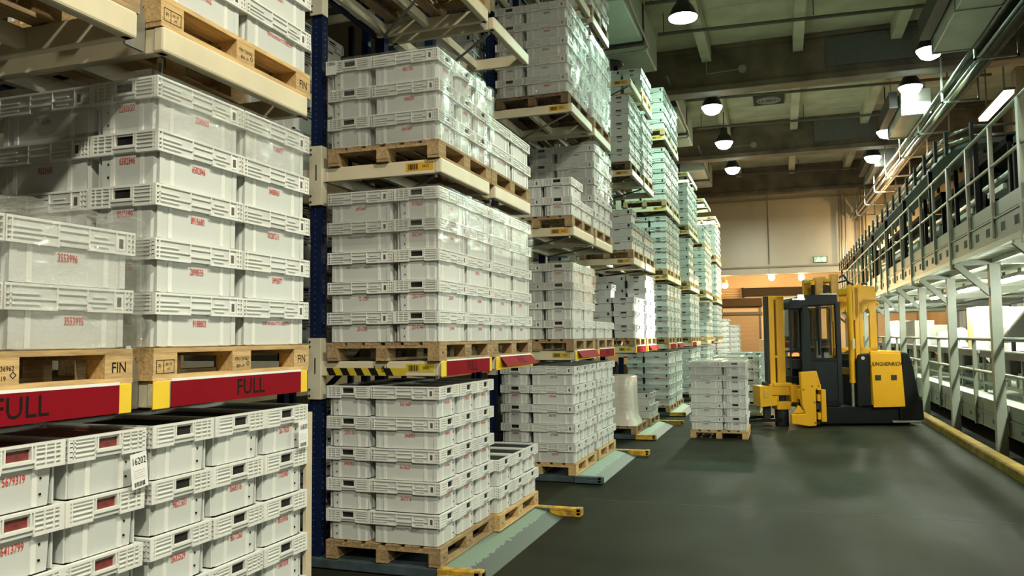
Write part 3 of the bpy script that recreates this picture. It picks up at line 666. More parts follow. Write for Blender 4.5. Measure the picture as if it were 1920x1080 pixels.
# rack 1
st(1, 0, 0, 1, 'S', [5, 5, 5], [-5, -5], red=True, numbers={('a', 1, 5): '5679319', ('a', 1, 4): '6413799', ('a', 2, 5): ' ', ('a', 2, 4): ' ', ('a', 2, 3): ' '}, dx=-.02, dy=.10)
X, Y, Z = st(1, 1, 0, 1, 'S', [5, 5, 5], [-5, -5], numbers={('a', 0, 5): ' ', ('a', 0, 4): '9821501', ('a', 0, 3): '2632529', ('a', 1, 5): ' ', ('a', 1, 4): '2668316', ('a', 1, 3): '8677260', ('a', 2, 5): '2677820', ('a', 2, 4): '7702400', ('a', 2, 3): '8536903'}, dx=-.02, dy=.02)
st(1, 0, 1, 0, 'L', [2, 2], [2], marks=True, numbers={('a', 1, 1): '3553995', ('a', 1, 2): '3553996'}, show_cam=False)
N1 = {('a', 0, 5): '2260650', ('a', 0, 4): '6582846', ('a', 0, 3): '8915680', ('a', 0, 2): '2898555', ('a', 0, 1): '9188803', ('a', 1, 5): '9168477', ('a', 1, 4): '8408060', ('a', 1, 3): '00287211', ('a', 1, 2): '5995877', ('a', 1, 1): 'FOOD', ('b', 0, 5): '9116766', ('b', 0, 4): '9323103'}
st(1, 1, 1, 0, 'L', [5, 5], [5], marks=True, numbers=N1)
st(1, 1, 2, 0, 'L', [3, 3], [1], marks=True, numbers={('a', 1, 1): 'FOOD'})
pl(1, 0, 2, 1)
for i, h_, z in ((1, 0, LZ[0]), (1, 1, LZ[0])): full_sign(RK[1][0], RK[1][1], RK[1][3 + 1], z, h_)
# hanging paper labels
def hang_label(x, y, z, num, label, face='+x', tilt=0):
    t = thing('hanging_label', label, 'label', (x, y, z), 0, 'paper labels on crates'); t.rotation_euler = (tilt, 0, 0)
    mk('card', MB().box(0, .0015, -.045, .045, -.15, 0), CARD, t)
    text('lettering', num, .042, BLACKP, t, (.0022, 0, -.035), '+x', .75)
    b = MB(); r = random.Random(5); yy = -.03
    for k in range(4): b.box(.0015, .002, -.03, .03, -.075 - k * .01, -.073 - k * .01)
    mk('small_print', b, mat('grey_print', (0.4, 0.4, 0.4), 0.6), t)
    b = MB()
    while yy < .03: w_ = r.choice((.002, .003, .005)); b.box(.0015, .0021, yy, yy + w_, -.142, -.122); yy += w_ + .003
    mk('barcode', b, BLACKP, t)
hang_label(-2.615, 2.705, 1.365, '16202', 'white paper label printed 16202 hanging from a crate rim', tilt=R(6))
hang_label(-2.615, 3.93, 1.375, '16800', 'white paper label printed 16800 hanging on the last crate', tilt=R(2))
tag(mk('board', MB().box(-.01, .01, -.03, .03, 0, 1.32), mat('beige_board', (0.55, 0.47, 0.33), 0.6), loc=(-2.655, 4.04, BASE)), 'narrow beige board upright behind the floor crates of the first rack', 'board')
# rack 2
st(2, 0, 0, 1, 'S', [5, 5, 5], [5, -5], whole=2, numbers={('a', 0, 5): '5631660', ('a', 0, 4): '3468453', ('a', 0, 3): '5610625', ('a', 0, 2): '5607076', ('a', 0, 1): 'FOODB', ('b', 0, 4): '2555155', ('b', 0, 3): '3440463', ('b', 0, 5): ' ', ('b', 0, 2): ' ', ('b', 0, 1): ' '})
st(2, 1, 0, 0, 'S', [2, 2, 2], [2, 2], whole=2, dx=.05)
N2 = {('b', 0, 4): 'FOODB', ('b', 0, 3): 'FOODB', ('b', 0, 2): '7211290', ('b', 0, 1): '2016760', ('a', 0, 5): '9178655', ('a', 0, 2): '2555747', ('a', 0, 1): '2514744', ('a', 0, 3): ' '}
st(2, 0, 1, 1, 'L', [5, 5], [5], whole=2, numbers=N2)
st(2, 1, 1, 1, 'L', [5, 5], [1], whole=2, numbers={('a', 1, 3): 'FOODB', ('a', 0, 3): 'FOODB'})
st(2, 0, 2, 1, 'S', [3, 3, 3], [3], numbers={('a', 0, 3): '4301756', ('a', 0, 2): '3488204', ('a', 0, 1): '3647409', ('b', 0, 3): ' ', ('b', 0, 2): ' ', ('b', 0, 1): ' '})
st(2, 1, 2, 1, 'L', [2, 2], [2], numbers={('a', 0, 1): 'FOOD', ('a', 1, 1): 'FOOD', ('a', 0, 2): ' ', ('a', 1, 2): ' '})
pl(2, 0, 3, 1)
t2, h2, x2, y2, D2 = RK[2]
c_ = thing('rim_card', 'white card printed 10806 on a crate rim, second rack second shelf', 'label', (-3.48, 5.605, 3.26 + .15 + CH * 2.84))
mk('card', MB().box(-.05, .05, -.002, 0, -.08, .035), CARD, c_); text('lettering', '10806', .042, BLACKP, c_, (0, -.003, .01), '-y', .75)
full_sign(t2, h2, D2, LZ[0], 0); full_sign(t2, h2, D2, LZ[0], 1, tilt=R(38), yellow_back=True)
arm_label(t2, LZ[0], HAZ_M, '04-01', stripes=True); arm_label(t2, LZ[1], ORANGE, '04-02')
# rack 3
st(3, 0, 0, 0, 'S', [5, 5, 5], [5, -5]); st(3, 1, 0, 0, 'S', [5, 5, 5], [-5, -5])
st(3, 0, 1, 1, 'L', [4, 4], [4], whole=2); st(3, 1, 1, 1, 'L', [1, 1], [1])
st(3, 0, 2, 1, 'L', [2, 1], [2]); st(3, 1, 2, 1, 'S', [5, 5, 5], [5])
st(3, 0, 3, 2, 'S', [5, 5, 5], [5], dx=-.03); st(3, 1, 3, 1, 'S', [5, 5, 5], [])
st(3, 1, 4, 1, 'S', [3, 3, 3], [], numbered=False)
t, h, x, y0, D = RK[3]
full_sign(t, h, D, LZ[0], 0, tilt=R(38), yellow_back=True, txt=False); full_sign(t, h, D, LZ[0], 1)
for k, m in ((0, HAZ_M), (1, ORANGE), (2, ORANGE)): arm_label(t, LZ[k], m, '05-0%d' % (k + 1))

# stacks standing in the aisle
for n, (x, y) in enumerate(((-.64, 14.70), (-.50, 18.25), (-.45, 22.1))):
    pallet(x, y, 0, 'fresh wooden pallet standing on the open aisle floor, %s in line' % ORD[n + 1], 0, n == 0, group='pallets standing in the aisle')
    A, B = place_layer_positions('L', x - .0, y)
    for k in range(5):
        for nm, cols in (('outer', A), ('inner', B)):
            for i, (cx, cy, rz) in enumerate(cols):
                if nm == 'inner' and i > 0 and k < 4: continue
                crate(cx, cy, PH + .002 + k * CH, rz, 'white crate %s up, %s %s column, %s stack standing in the aisle' % (ORD[k + 1], ORD[i + 1], nm, ORD[n + 1]), 'crates of the aisle stacks',
                      faces=(['-x'] if nm == 'outer' else ['-y']) if i == 0 and n == 0 else (), dark=True)
film('stretch_film', -1.68, -.60, 14.68, 15.92, 1.05, 1.40, 'clear film over the top of the first stack standing in the aisle', 5, .008, top=True)

# rack 4
pl(4, 0, 0, 1); wx, wy = RK[4][2] - .02, RK[4][3] - .03
t = thing('wrapped_stack', 'pallet load wrapped in white film on the floor of the fourth rack', 'load', (wx - .35, wy + .42, BASE + PH + .002))
wb = MB()
prof = [(0, 1.22), (.06, 1.16), (.14, 1.02), (.3, 1.0), (.6, .985), (.86, .97), (.885, .9)]
pts = []
nseg = 40
for zf, sc_ in prof:
    for k in range(nseg):
        a = 2 * math.pi * k / nseg; ca, sa = math.cos(a), math.sin(a); p = 6
        rr = (abs(ca) ** p + abs(sa) ** p) ** (-1 / p); wv = 1 + .012 * math.sin(a * 9 + zf * 20) + .01 * math.sin(a * 17 - zf * 33)
        pts.append((.30 * rr * ca * sc_ * wv, .36 * rr * sa * sc_ * wv, zf))
wb.quads(pts, [(j * nseg + k, j * nseg + (k + 1) % nseg, (j + 1) * nseg + (k + 1) % nseg, (j + 1) * nseg + k) for j in range(len(prof) - 1) for k in range(nseg)] + [tuple(range((len(prof) - 1) * nseg, len(prof) * nseg))])
mk('film_wrap', wb, mat('white_film', (0.66, 0.62, 0.54), 0.22, noise=0.05, scale=7, bump=0.5, stretch=(1, 1, 4)), t, smooth=True)
mk('label_card', MB().box(-.34, -.2, -.385, -.38, .52, .74).box(-.33, -.21, -.387, -.384, .55, .57, 1), [CARD, BLACKP], t)
st(4, 1, 0, 1, 'S', [2, 2, 1], [2, 1], dx=.03, numbered=False)
st(4, 0, 1, 1, 'L', [3, 3], [4], numbered=False); st(4, 1, 1, 0, 'L', [5, 5], [5], numbered=False)
st(4, 0, 2, 1, 'S', [3, 2, 2], [3], numbered=False); st(4, 1, 2, 1, 'S', [2, 2, 2], [], numbered=False)
st(4, 0, 3, 2, 'L', [5, 5], [5], numbered=False, dx=-.02); st(4, 1, 3, 1, 'L', [5, 5], [], numbered=False)
pl(4, 1, 4, 0); stack(4, 1, 4, RK[4][2], RK[4][3] + RK[4][4] - 1.16, LZ[3] + .15, 'L', [2, 2], [2], numbered=False)
t, h, x, y0, D = RK[4]
full_sign(t, h, D, LZ[0], 0, txt=False); full_sign(t, h, D, LZ[0], 1, tilt=R(38), yellow_back=True, txt=False)
for k, m in ((0, HAZ_M), (1, ORANGE), (2, ORANGE), (3, ORANGE)): arm_label(t, LZ[k], m, '06-0%d' % (k + 1))
# rack 5
for hf in (0, 1):
    st(5, hf, 0, 1, 'S', [5, 5, 5], [5, -5] if hf == 0 else [-5, -5], False, numbered=False); st(5, hf, 1, 1, 'L', [5, 5], [5] if hf == 0 else [], False, numbered=False)
    st(5, hf, 2, 0, 'L', [5, 5], [5] if hf == 0 else [], False, numbered=False); st(5, hf, 3, 1, 'S', [5, 5, 5], [5] if hf == 0 else [], False, numbered=False)
    st(5, hf, 4, 0, 'S', [4, 4, 4], [4] if hf == 0 else [], False, numbered=False)
t, h, x, y0, D = RK[5]
full_sign(t, h, D, LZ[0], 0, tilt=R(2), txt=False, yellow_back=True); full_sign(t, h, D, LZ[0], 1, tilt=R(38), txt=False)
for k in range(1, 4): arm_label(t, LZ[k], ORANGE, '07-0%d' % (k + 1))
# racks 6, 7, 8
P6 = {6: {0: (5, 5), 1: (5, 5), 2: (5, 1), 3: (5, 5)}, 7: {0: (5, 5), 1: (2, 5), 2: (6, 6), 3: (2, 2)}, 8: {0: (4, 4), 1: (5, 5), 2: (5, 5), 3: (5, 5)}}
for i in (6, 7, 8):
    for lv, nn in P6[i].items():
        for hf, n in enumerate(nn):
            st(i, hf, lv, (0, 1)[(i + lv) % 2], 'SL'[(i + lv) % 2], [n, n, n], [n] if hf == 0 else [], False, numbered=False)
    t, h, x, y0, D = RK[i]
    for k in (1, 2, 3): arm_label(t, LZ[k], ORANGE, '%02d-0%d' % (i + 2, k + 1))
full_sign(RK[6][0], RK[6][1], RK[6][4], LZ[0], 0, txt=False, yellow_back=True); full_sign(RK[7][0], RK[7][1], RK[7][4], LZ[0], 1, txt=False)
# loads beyond the last rack, lit from the dock
for n, (x, y, k_) in enumerate(((-2.33, 37.6, 10), (-2.0, 40.2, 9))):
    pallet(x, y, 0, 'pallet under a tall load beyond the racks, %s in line' % ORD[n + 1], 0, False)
    for k in range(k_):
        for (cx, cy, rz) in place_layer_positions('S', x, y)[0] + place_layer_positions('S', x, y)[1][:1]: BULK.append((cx, cy, PH + k * CH, rz))
# crates in the dim inner bays behind the uprights
for i, x, y0, D in RACKS[:5]:
    for lv in range(5):
        for yy in ((y0 + .25,) if lv < 4 else (y0 + .25, y0 + 1.4)):
            for k in range(5 if lv else 4):
                for q in range(2): BULK.append((x + CX - .55 - q * .62, yy, zs(lv) + PH + k * CH, 0)); BULK.append((x + CX - .55 - q * .62, yy + .41, zs(lv) + PH + k * CH, 0))
def bulk():
    vs, fs, ms = [], [], []; o = 0
    ftup = SIMPLE.f
    for (x, y, z, rz) in BULK:
        c, s = math.cos(rz), math.sin(rz)
        p = np.empty_like(S_V); p[:, 0] = S_V[:, 0] * c - S_V[:, 1] * s + x; p[:, 1] = S_V[:, 0] * s + S_V[:, 1] * c + y; p[:, 2] = S_V[:, 2] + z
        vs.append(p); fs += [tuple(o + k for k in f) for f in ftup]; ms.append(S_M); o += len(S_V)
    me = bpy.data.meshes.new('crates'); me.from_pydata(np.concatenate(vs).tolist(), [], fs)
    for m in (PLASTIC, DARKIN, DKRED): me.materials.append(m)
    me.polygons.foreach_set('material_index', np.concatenate(ms).astype(np.int32)); me.update()
    o_ = obj('distant_crates', me); o_['kind'] = 'stuff'; tag(o_, 'many white crates on the shelves of the more distant racks', 'crates')
pallet(DOCK_PALLET[0] + .5, DOCK_PALLET[1] - .6, 0, 'wooden pallet under the beige boxes beside the dock door', 0, False)
bulk()
# clear film round some stacks
film('stretch_film', -3.64, -2.60, 1.50, 2.70, LZ[0] + .15, LZ[0] + .70, 'loose glossy film round the short stack on the near first shelf', 1, .014, 16, 22, top=True, sides='-y+x+y')
film('stretch_film', -3.62, -2.612, 2.74, 3.98, LZ[0] + .15 + CH * 4, LZ[0] + .16 + CH * 5, 'film on the top crates of the five high stack, first rack', 2, .006, 8, 16)
film('stretch_film', -3.52, -2.50, 5.60, 8.02, LZ[0] + .15 + CH * 3.2, LZ[0] + .16 + CH * 5, 'film round the upper crates on the first shelf, second rack', 3, .006, 8, 18)
film('stretch_film', -3.52, -2.50, 5.60, 6.85, LZ[1] + .15, LZ[1] + .16 + CH * 3, 'film round the three high stack on the second shelf, second rack', 4, .006, 8, 14)
film('stretch_film', -3.52, -2.50, 9.78, 12.3, LZ[2] + .15, LZ[2] + .16 + CH * 5, 'film round the crates on the third shelf, third rack', 6, .006, 8, 18)
film('stretch_film', -3.52, -2.50, 9.78, 11.0, LZ[0] + .15 + CH * 2, LZ[0] + .16 + CH * 4, 'film round the four high stack on the first shelf, third rack', 7, .006, 8, 14)
film('stretch_film', -3.52, -2.50, 11.08, 12.3, LZ[1] + .15 + CH * 2, LZ[1] + .16 + CH * 5, 'film round the five high stack on the second shelf, third rack', 8, .006, 8, 14)

# ================================================================ FORKLIFT (narrow-aisle turret truck, side on)
FY = mat('truck_yellow', (0.70, 0.36, 0.012), 0.45, noise=0.04, scale=3, spec=0.25)
FK = mat('truck_charcoal', (0.006, 0.0072, 0.0072), 0.55, noise=0.15, scale=3, spec=0.15)
FG = mat('cab_grey', (0.008, 0.011, 0.012), 0.5, noise=0.1, spec=0.18)
RUB = mat('rubber', (0.012, 0.012, 0.012), 0.7)
def forklift():
    t = thing('forklift', 'yellow and charcoal narrow aisle forklift parked across the open floor', 'forklift', (1.02, 17.19, 0), R(17.5))
    P = lambda name, mb, m, bevel=.012, **k: mk(name, mb, m, t, bevel=bevel, **k)
    # chassis and rear body
    P('chassis', MB().box(-.36, 1.62, .06, 1.34, .05, .39).box(-.45, -.30, .1, 1.3, .08, .30), FK)
    P('counterweight', MB().prism([(1.28, .40), (1.28, 1.47), (1.40, 1.46), (1.48, 1.30), (1.53, 1.0), (1.58, .7), (1.60, .56), (1.66, .54), (1.68, .12), (1.2, .10), (1.2, .40)], .0, 1.4, 'y'), FK, .03)
    P('rear_body', MB().prism([(.37, .40), (.38, 1.30), (.43, 1.43), (.64, 1.45), (.64, .40)], .0, 1.4, 'y'), FK, .02)
    P('battery_hood', MB().box(.655, 1.265, .02, 1.38, .42, 1.50), FY, .02)
    sp = P('side_panel', MB().prism([(.645, 1.44), (.72, 1.465), (1.25, 1.45), (1.30, .385), (.675, .375)], -.022, .015, 'y'), FY, .012)
    for x in (.72, 1.035):
        mk('panel_handle', MB().box(x, x + .115, -.03, -.02, .915, 1.02).box(x + .015, x + .10, -.034, -.028, .95, 1.005), RUB, sp, bevel=.004)
    text('lettering', 'JUNGHEINRICH', .105, BLACKP, sp, (.955, -.0235, 1.235), '-y', .80)
    P('head_lamp', MB().tube((.50, .0, 1.36), (.50, -.015, 1.36), .035, 14), mat('lamp_lens', (0.6, 0.5, 0.3), 0.2), 0)
    for x in (-.02, 1.35):
        for y in (.12, 1.1): P('wheel', MB().tube((x, y, .17), (x, y + .2, .17), .17, 20), RUB, .015)
    P('bumper_strip', MB().box(1.05, 1.6, -.01, .05, .07, .11), mat('strip_grey', (.25, .25, .23), .4), .004)
    # mast behind the cab: lift cylinders, uprights and the pierced side frames
    P0 = P
    P = lambda name, mb, m, bevel=.012, **k: P0(name, mb.shift(.085), m, bevel, **k)
    for y in (.06, 1.2):
        P('lift_cylinder', MB().tube((.245, y + .06, .90), (.245, y + .06, 2.83), .058, 16).tube((.245, y + .06, .86), (.245, y + .06, .92), .066, 16), FY, 0)
        P('cylinder_rod', MB().tube((.245, y + .06, .12), (.245, y + .06, .88), .034, 12), STEEL, 0)
        P('mast_upright', MB().box(.31, .40, y, y + .12, .38, 2.80), FY)
        P('side_frame', MB().prism([(.28, 2.82), (.36, 2.83), (.40, 2.88), (.48, 2.82), (.74, 2.80), (.755, 2.53), (.28, 2.10)], y, y + .05, 'y')
          .box(.40, .47, y, y + .05, 1.5, 2.5).box(.605, .745, y, y + .05, 1.5, 2.54).box(.40, .745, y, y + .05, 1.45, 1.56).prism([(.47, 2.3), (.535, 2.46), (.605, 2.3), (.61, 2.56), (.46, 2.56)], y, y + .05, 'y'), FY, .006)
        P('frame_ear', MB().tube((.755, y, 2.45), (.755, y + .05, 2.45), .055, 16).tube((.765, y - .004, 2.44), (.765, y, 2.44), .014, 8, 1), [FY, RUB], 0)
    P('mast_crosshead', MB().box(.30, .70, .1, 1.25, 2.66, 2.80), FY); P('mast_crossbar', MB().box(.28, .36, .1, 1.25, 1.0, 1.15), FY)
    P('mast_chain', MB().box(.52, .57, .4, .44, .9, 2.6).box(.52, .57, .9, .94, .9, 2.6), mat('chain_grey', (.3, .29, .24), .4), 0)
    for x0, x1, z1 in ((-.376, -.215, 3.02), (-.05, .10, 3.08)):
        P('mast_head', MB().box(x0, x1, .30, .42, 2.5, z1).box(x0, x1, .98, 1.1, 2.5, z1), mat('truck_yellow_worn', (0.50, 0.26, 0.015), 0.45, noise=0.2))
    P('mast_top_bar', MB().box(-.376, .10, .32, 1.08, 2.92, 2.99), MATS['truck_yellow_worn'])
    P('chain_roller', MB().tube((-.13, .34, 2.78), (-.13, .5, 2.78), .085, 16), RUB, 0)
    P('hose_reel', MB().tube((-.425, .3, 2.62), (-.425, .3, 2.86), .035, 12).tube((-.425, .3, 2.86), (-.425, .3, 2.95), .04, 12, 1), [FK, FY], 0)
    P('hose', MB().path([(.12, .3, 3.0), (.2, .3, 3.06), (.28, .3, 2.95), (.3, .3, 2.86)], .022, 8).path([(.10, .35, 2.9), (.22, .2, 2.94), (.36, .2, 2.84)], .018, 8).tube((.5, .15, 2.86), (.62, .15, 2.86), .02), RUB, 0)
    P('blue_plate', MB().box(.225, .27, -.005, .002, 1.55, 1.75), mat('data_plate', (.55, .5, .3), .4), 0)
    P = P0
    # cab
    P('cab_floor', MB().box(-.92, .06, .05, 1.2, .40, .50), FK)
    P('cab_roof', MB().prism([(-.93, 2.36), (-.92, 2.50), (-.87, 2.58), (-.6, 2.64), (.05, 2.64), (.06, 2.44), (-.6, 2.42), (-.70, 2.36)], .04, 1.16, 'y'), FG, .015)
    P('roof_strip', MB().box(-.30, .03, .02, .05, 2.645, 2.665), mat('strip_light', (.75, .75, .7), .3), .004)
    for y in (.03, 1.09):
        P('front_pillar', MB().prism([(-.68, .45), (-.49, .45), (-.50, 1.3), (-.545, 2.42), (-.66, 2.42), (-.70, 1.4)], y, y + .08, 'y'), FG, .01)
        P('rear_pillar', MB().box(.0, .10, y, y + .08, .45, 2.50), FG, .01)
        P('lower_door', MB().prism([(-.50, .50), (.0, .50), (.0, 1.36), (-.51, 1.36)], y + .01, y + .05, 'y').box(-.45, -.06, y + .002, y + .012, .6, 1.26), FG, .01)
        P('door_glass', MB().box(-.53, .0, y + .03, y + .036, 1.36, 2.42), GLASS, 0)
        if y > 1: P('dark_cab_backing', MB().box(-.53, .02, y + .04, y + .06, .5, 2.42), FK, 0)  # dark panel added so the see-through cab looks dim inside
        fr = MB()
        fr.path([(-.33, y, 1.42), (-.33, y, 2.34), (-.28, y, 2.38), (-.16, y, 2.38), (-.11, y, 2.34), (-.11, y, 1.42)], .018, 8).tube((-.33, y, 1.72), (-.11, y, 1.72), .014)
        P('door_grab_frame', fr, RUB, 0)
        P('window_sill', MB().box(-.53, .0, y - .005, y + .06, 1.30, 1.37), FK, .006)
    P('windshield', MB().box(-.90, -.894, .1, 1.1, 1.0, 2.36), GLASS, 0)
    P('guard_rod', MB().path([(-.87, .08, 1.46), (-.87, .08, 2.28), (-.84, .08, 2.34), (-.77, .08, 2.34), (-.74, .08, 2.28), (-.74, .08, 1.46)], .015, 8), RUB, 0)
    for y in (.09, 1.09): P('front_frame', MB().box(-.915, -.885, y - .015, y + .015, 1.0, 2.40), FG, 0)
    P('console', MB().prism([(-.90, 1.48), (-.60, 1.48), (-.60, 1.56), (-.82, 1.57), (-.90, 1.52)], .08, 1.12, 'y').box(-.88, -.62, .1, 1.1, 1.15, 1.34).box(-.90, -.62, .1, 1.1, .55, .98), FK, .01)
    P('orange_glow_block', MB().box(-.80, -.66, .3, .6, 1.40, 1.48), emis('orange_glow', (1, .35, .06), 1.2), .004)  # small glowing orange block set in the console
    P('steering_knob', MB().tube((-.55, .5, 1.3), (-.5, .5, 1.5), .02).lathe([(0, .06), (.09, .05), (.09, .0), (0, 0)], 14, 0, (-.49, .5, 1.5)), RUB, 0)
    st_ = P('seat', MB().box(-.36, .0, .4, .95, .85, .98), FK, .04)
    mk('backrest', MB().box(-.12, .0, .42, .93, .98, 1.75), FK, st_, bevel=.04)
    P('work_lamp', MB().lathe([(0, .05), (.055, .045), (.06, .0), (.05, -.04), (0, -.05)], 14, 0, (-.69, .02, 2.60)), emis('work_lamp_glow', (.95, 1, .9), 8), 0, smooth=True)
    sl = bpy.data.lights.new('work_lamp_light', 'SPOT'); sl.energy = 1700; sl.color = (1, 1, .92); sl.spot_size = R(42); sl.spot_blend = .6; sl.shadow_soft_size = .05
    so = bpy.data.objects.new('work_lamp_light', sl); C.objects.link(so); so.parent = t; so.location = (-.78, -.02, 2.60)
    dv = Matrix.Rotation(R(-17.5), 3, 'Z') @ (Vector((-2.5, 15.7, 2.3)) - Vector((.28, 16.9, 2.6))); so.rotation_euler = dv.to_track_quat('-Z', 'Y').to_euler()
    for x in (-.86, -.72): P('roof_lamp', MB().box(x, x + .12, .02, .06, 2.54, 2.575), MATS['strip_light'], .004)
    # auxiliary mast in front of the cab
    for x0, x1, y in ((-1.29, -1.18, .20), (-1.13, -.965, .24)):
        P('front_mast_post', MB().box(x0, x1, y, y + .16, .78, 2.64), FY, .008)
    P('front_mast_channel', MB().box(-1.345, -1.29, .20, .40, .80, 2.63).box(-1.18, -1.13, .3, .5, .8, 1.36), RUB, .004)
    P('front_mast_crossbar', MB().box(-1.19, -1.12, .24, .36, 1.375, 1.425).box(-1.29, -.965, .24, .36, 2.56, 2.62), FY, .006)
    P('hoist_hose', MB().path([(-1.15, .38, 2.5), (-1.135, .38, 2.2), (-1.15, .38, 1.9), (-1.14, .38, 1.6), (-1.16, .38, 1.3), (-1.15, .38, .85)], .02, 8), RUB, 0)
    # turret head, carriage and forks
    P('turret_arm', MB().box(-1.33, -.70, .12, .62, .62, .85).box(-1.26, -.80, .1, .66, .80, .87), FY, .015)
    P('turret_block', MB().prism([(-1.55, .81), (-1.30, .81), (-1.30, .62), (-1.21, .60), (-1.21, .42), (-1.54, .39)], .08, .60, 'y').box(-1.46, -1.38, .07, .082, .58, .74, 1), [FY, ORANGE], .012)
    P('turret_block', MB().prism([(-.94, .83), (-.74, .83), (-.71, .50), (-.81, .40), (-.92, .44)], .05, .6, 'y'), FY, .015)
    P('turret_cap', MB().box(-1.415, -1.285, .2, .4, .81, .885), RUB, .01)
    P('pivot', MB().tube((-1.06, .28, .46), (-1.06, .28, .68), .085, 18), RUB, 0)
    P('pivot_housing', MB().box(-1.205, -.915, .10, .48, .33, .50).box(-1.21, -1.15, .12, .46, .5, .62), FY, .02)
    P('pivot_column', MB().tube((-1.06, .28, .0), (-1.06, .28, .34), .135, 20), RUB, .01)
    P('fork_leg', MB().box(-1.415, -1.285, .25, .37, .08, .40), RUB, .008)
    for y in (.15, .85): P('fork', MB().prism([(-2.05, .10), (-2.0, .125), (-1.05, .15), (-1.05, .09), (-2.05, .085)], y, y + .1, 'y'), FK, 0)
    P('carriage_plate', MB().prism([(-.815, 1.097), (-.495, 1.118), (-.42, .82), (-.527, .753), (-.527, .043), (-.667, .03), (-1.01, .086), (-1.015, .27), (-.742, .28), (-.80, .45)], -.20, -.08, 'y')
      .prism([(-.86, .45), (-.74, .30), (-.86, .28), (-.95, .29)], -.18, -.10, 'y'), FY, .012)
    P('carriage_bracket', MB().box(-.43, -.333, -.22, -.05, .118, .753).box(-.50, -.43, -.2, -.08, .52, .66).box(-.50, -.43, -.2, -.08, .16, .30).box(-.5, -.42, -.2, -.08, .74, .86), FY, .012)
    P('carriage_rail', MB().box(-.53, -.42, -.06, .0, .06, .78).box(-.5, -.44, -.16, -.02, .06, .12).box(-.52, -.43, -.19, -.06, .36, .48), RUB, .006)
    P('carriage_arm', MB().box(-.82, -.5, -.1, .35, .55, .75), FY, .012)
    b = MB()
    for x, z in ((-.60, .82), (-.77, .75), (-.56, .1), (-.56, .5)): b.tube((x, -.2, z), (x, -.21, z), .014, 8)
    o = P('bolt', b, RUB, 0); o['kind'] = 'stuff'
forklift()

# ================================================================ MEZZANINE
MZ = mat('mezzanine_paint', (0.18, 0.19, 0.145), 0.42, metal=0.1, noise=0.07, scale=3)
MZL = mat('mezzanine_light', (0.24, 0.255, 0.205), 0.4, noise=0.05, scale=3)
CURB = mat('curb_yellow', (0.20, 0.13, 0.025), 0.7, noise=0.2, scale=4, stain=(0.12, 0.082, 0.02), spec=0.1)
structure(mk('trim_curb', MB().prism([(2.70, 0), (2.72, .10), (2.74, .115), (2.90, .115), (2.90, 0)], 0.5, 44, 'y'), CURB))
structure(mk('floor_under_walkway', MB().box(2.9, 7.5, 4.5, 44, .0, .004), mat('dark_floor_sheet', (0.03, 0.03, 0.028), 0.7)))  # thin dark sheet over the floor under the walkway
mz = thing('mezzanine_platform', 'steel mezzanine with railing and slotted fascia along the aisle', 'platform', (0, 0, 0))
MZD = mat('deck_light', (0.62, 0.65, 0.55), 0.45, noise=0.05, scale=3)
colb = MB().box(-.07, .07, -.07, .07, 0, 2.86).box(-.13, .13, -.13, .13, 0, .012).mesh('column', MZL)
armb = MB().box(-.52, .085, -.05, .05, 2.86, 2.965).mesh('bracket_arm', MZL)
brb = MB().bar((-.50, 0, 2.87), (-.05, 0, 2.42), .09, .085, 0, (0, 1, 0)).mesh('knee_brace', MZL)
YC = [10.2 + 3.25 * k for k in range(-3, 11)]
for y in YC:
    obj('column', colb, mz, (3.0, y, .004), bevel=0); obj('bracket_arm', armb, mz, (3.0, y, 0)); obj('knee_brace', brb, mz, (3.0, y, 0))
    mk('deck_joist', MB().box(3.0, 7.4, y - .05, y + .05, 2.86, 2.965), MZD, mz)
for x in (2.5, 3.0, 4.3, 5.7): mk('deck_beam', MB().box(x - .03, x + .03, 1, 43, 2.88, 2.97), MZD, mz)
plank = MB().box(2.5, 7.4, -.11, .11, 2.97, 3.02).box(2.5, 7.4, -.11, -.095, 2.93, 2.975).mesh('deck_plank', MZD)
for k in range(-32, 136): obj('deck_plank', plank, mz, (0, 9.1 + k * .25, 0))
def slotted(L, z0, z1):
    b = MB().box(0, .02, 0, L, z0, z1).box(-.012, .0, 0, L, z0, z0 + .02).box(-.012, 0, 0, L, z1 - .02, z1)
    n = 8
    for k in range(n):
        y = .22 + k * .05 + (.38 if k >= 4 else 0)
        b.box(-.003, .003, y, y + .022, z0 + .09, z1 - .09, 1)
    return b
SLOT = mat('slot_dark', (0.05, 0.05, 0.04), 0.7)
fas = slotted(1.28, 2.95, 3.235).mesh('fascia_panel', [MZ, SLOT]); toe = MB().box(0, .012, 0, 1.28, 3.255, 3.43).mesh('toe_board', MZ)
posth = MB().box(-.022, .022, -.03, .03, 3.0, 4.38).mesh('rail_post', MZ); wide = MB().box(-.03, .03, -.045, .045, 2.8, 4.38).mesh('rail_post', MZ)
for k in range(-6, 25):
    y = 9.7 + k * 1.3
    obj('fascia_panel', fas, mz, (2.48, y + .01, 0)); obj('toe_board', toe, mz, (2.49, y + .01, 0)); obj('rail_post', wide if k % 3 == 0 else posth, mz, (2.475, y, 0))
for z, r in ((4.38, .024), (3.87, .02)): mk('handrail', MB().tube((2.475, 1.5, z), (2.475, 42.2, z), r, 8), MZ, mz)

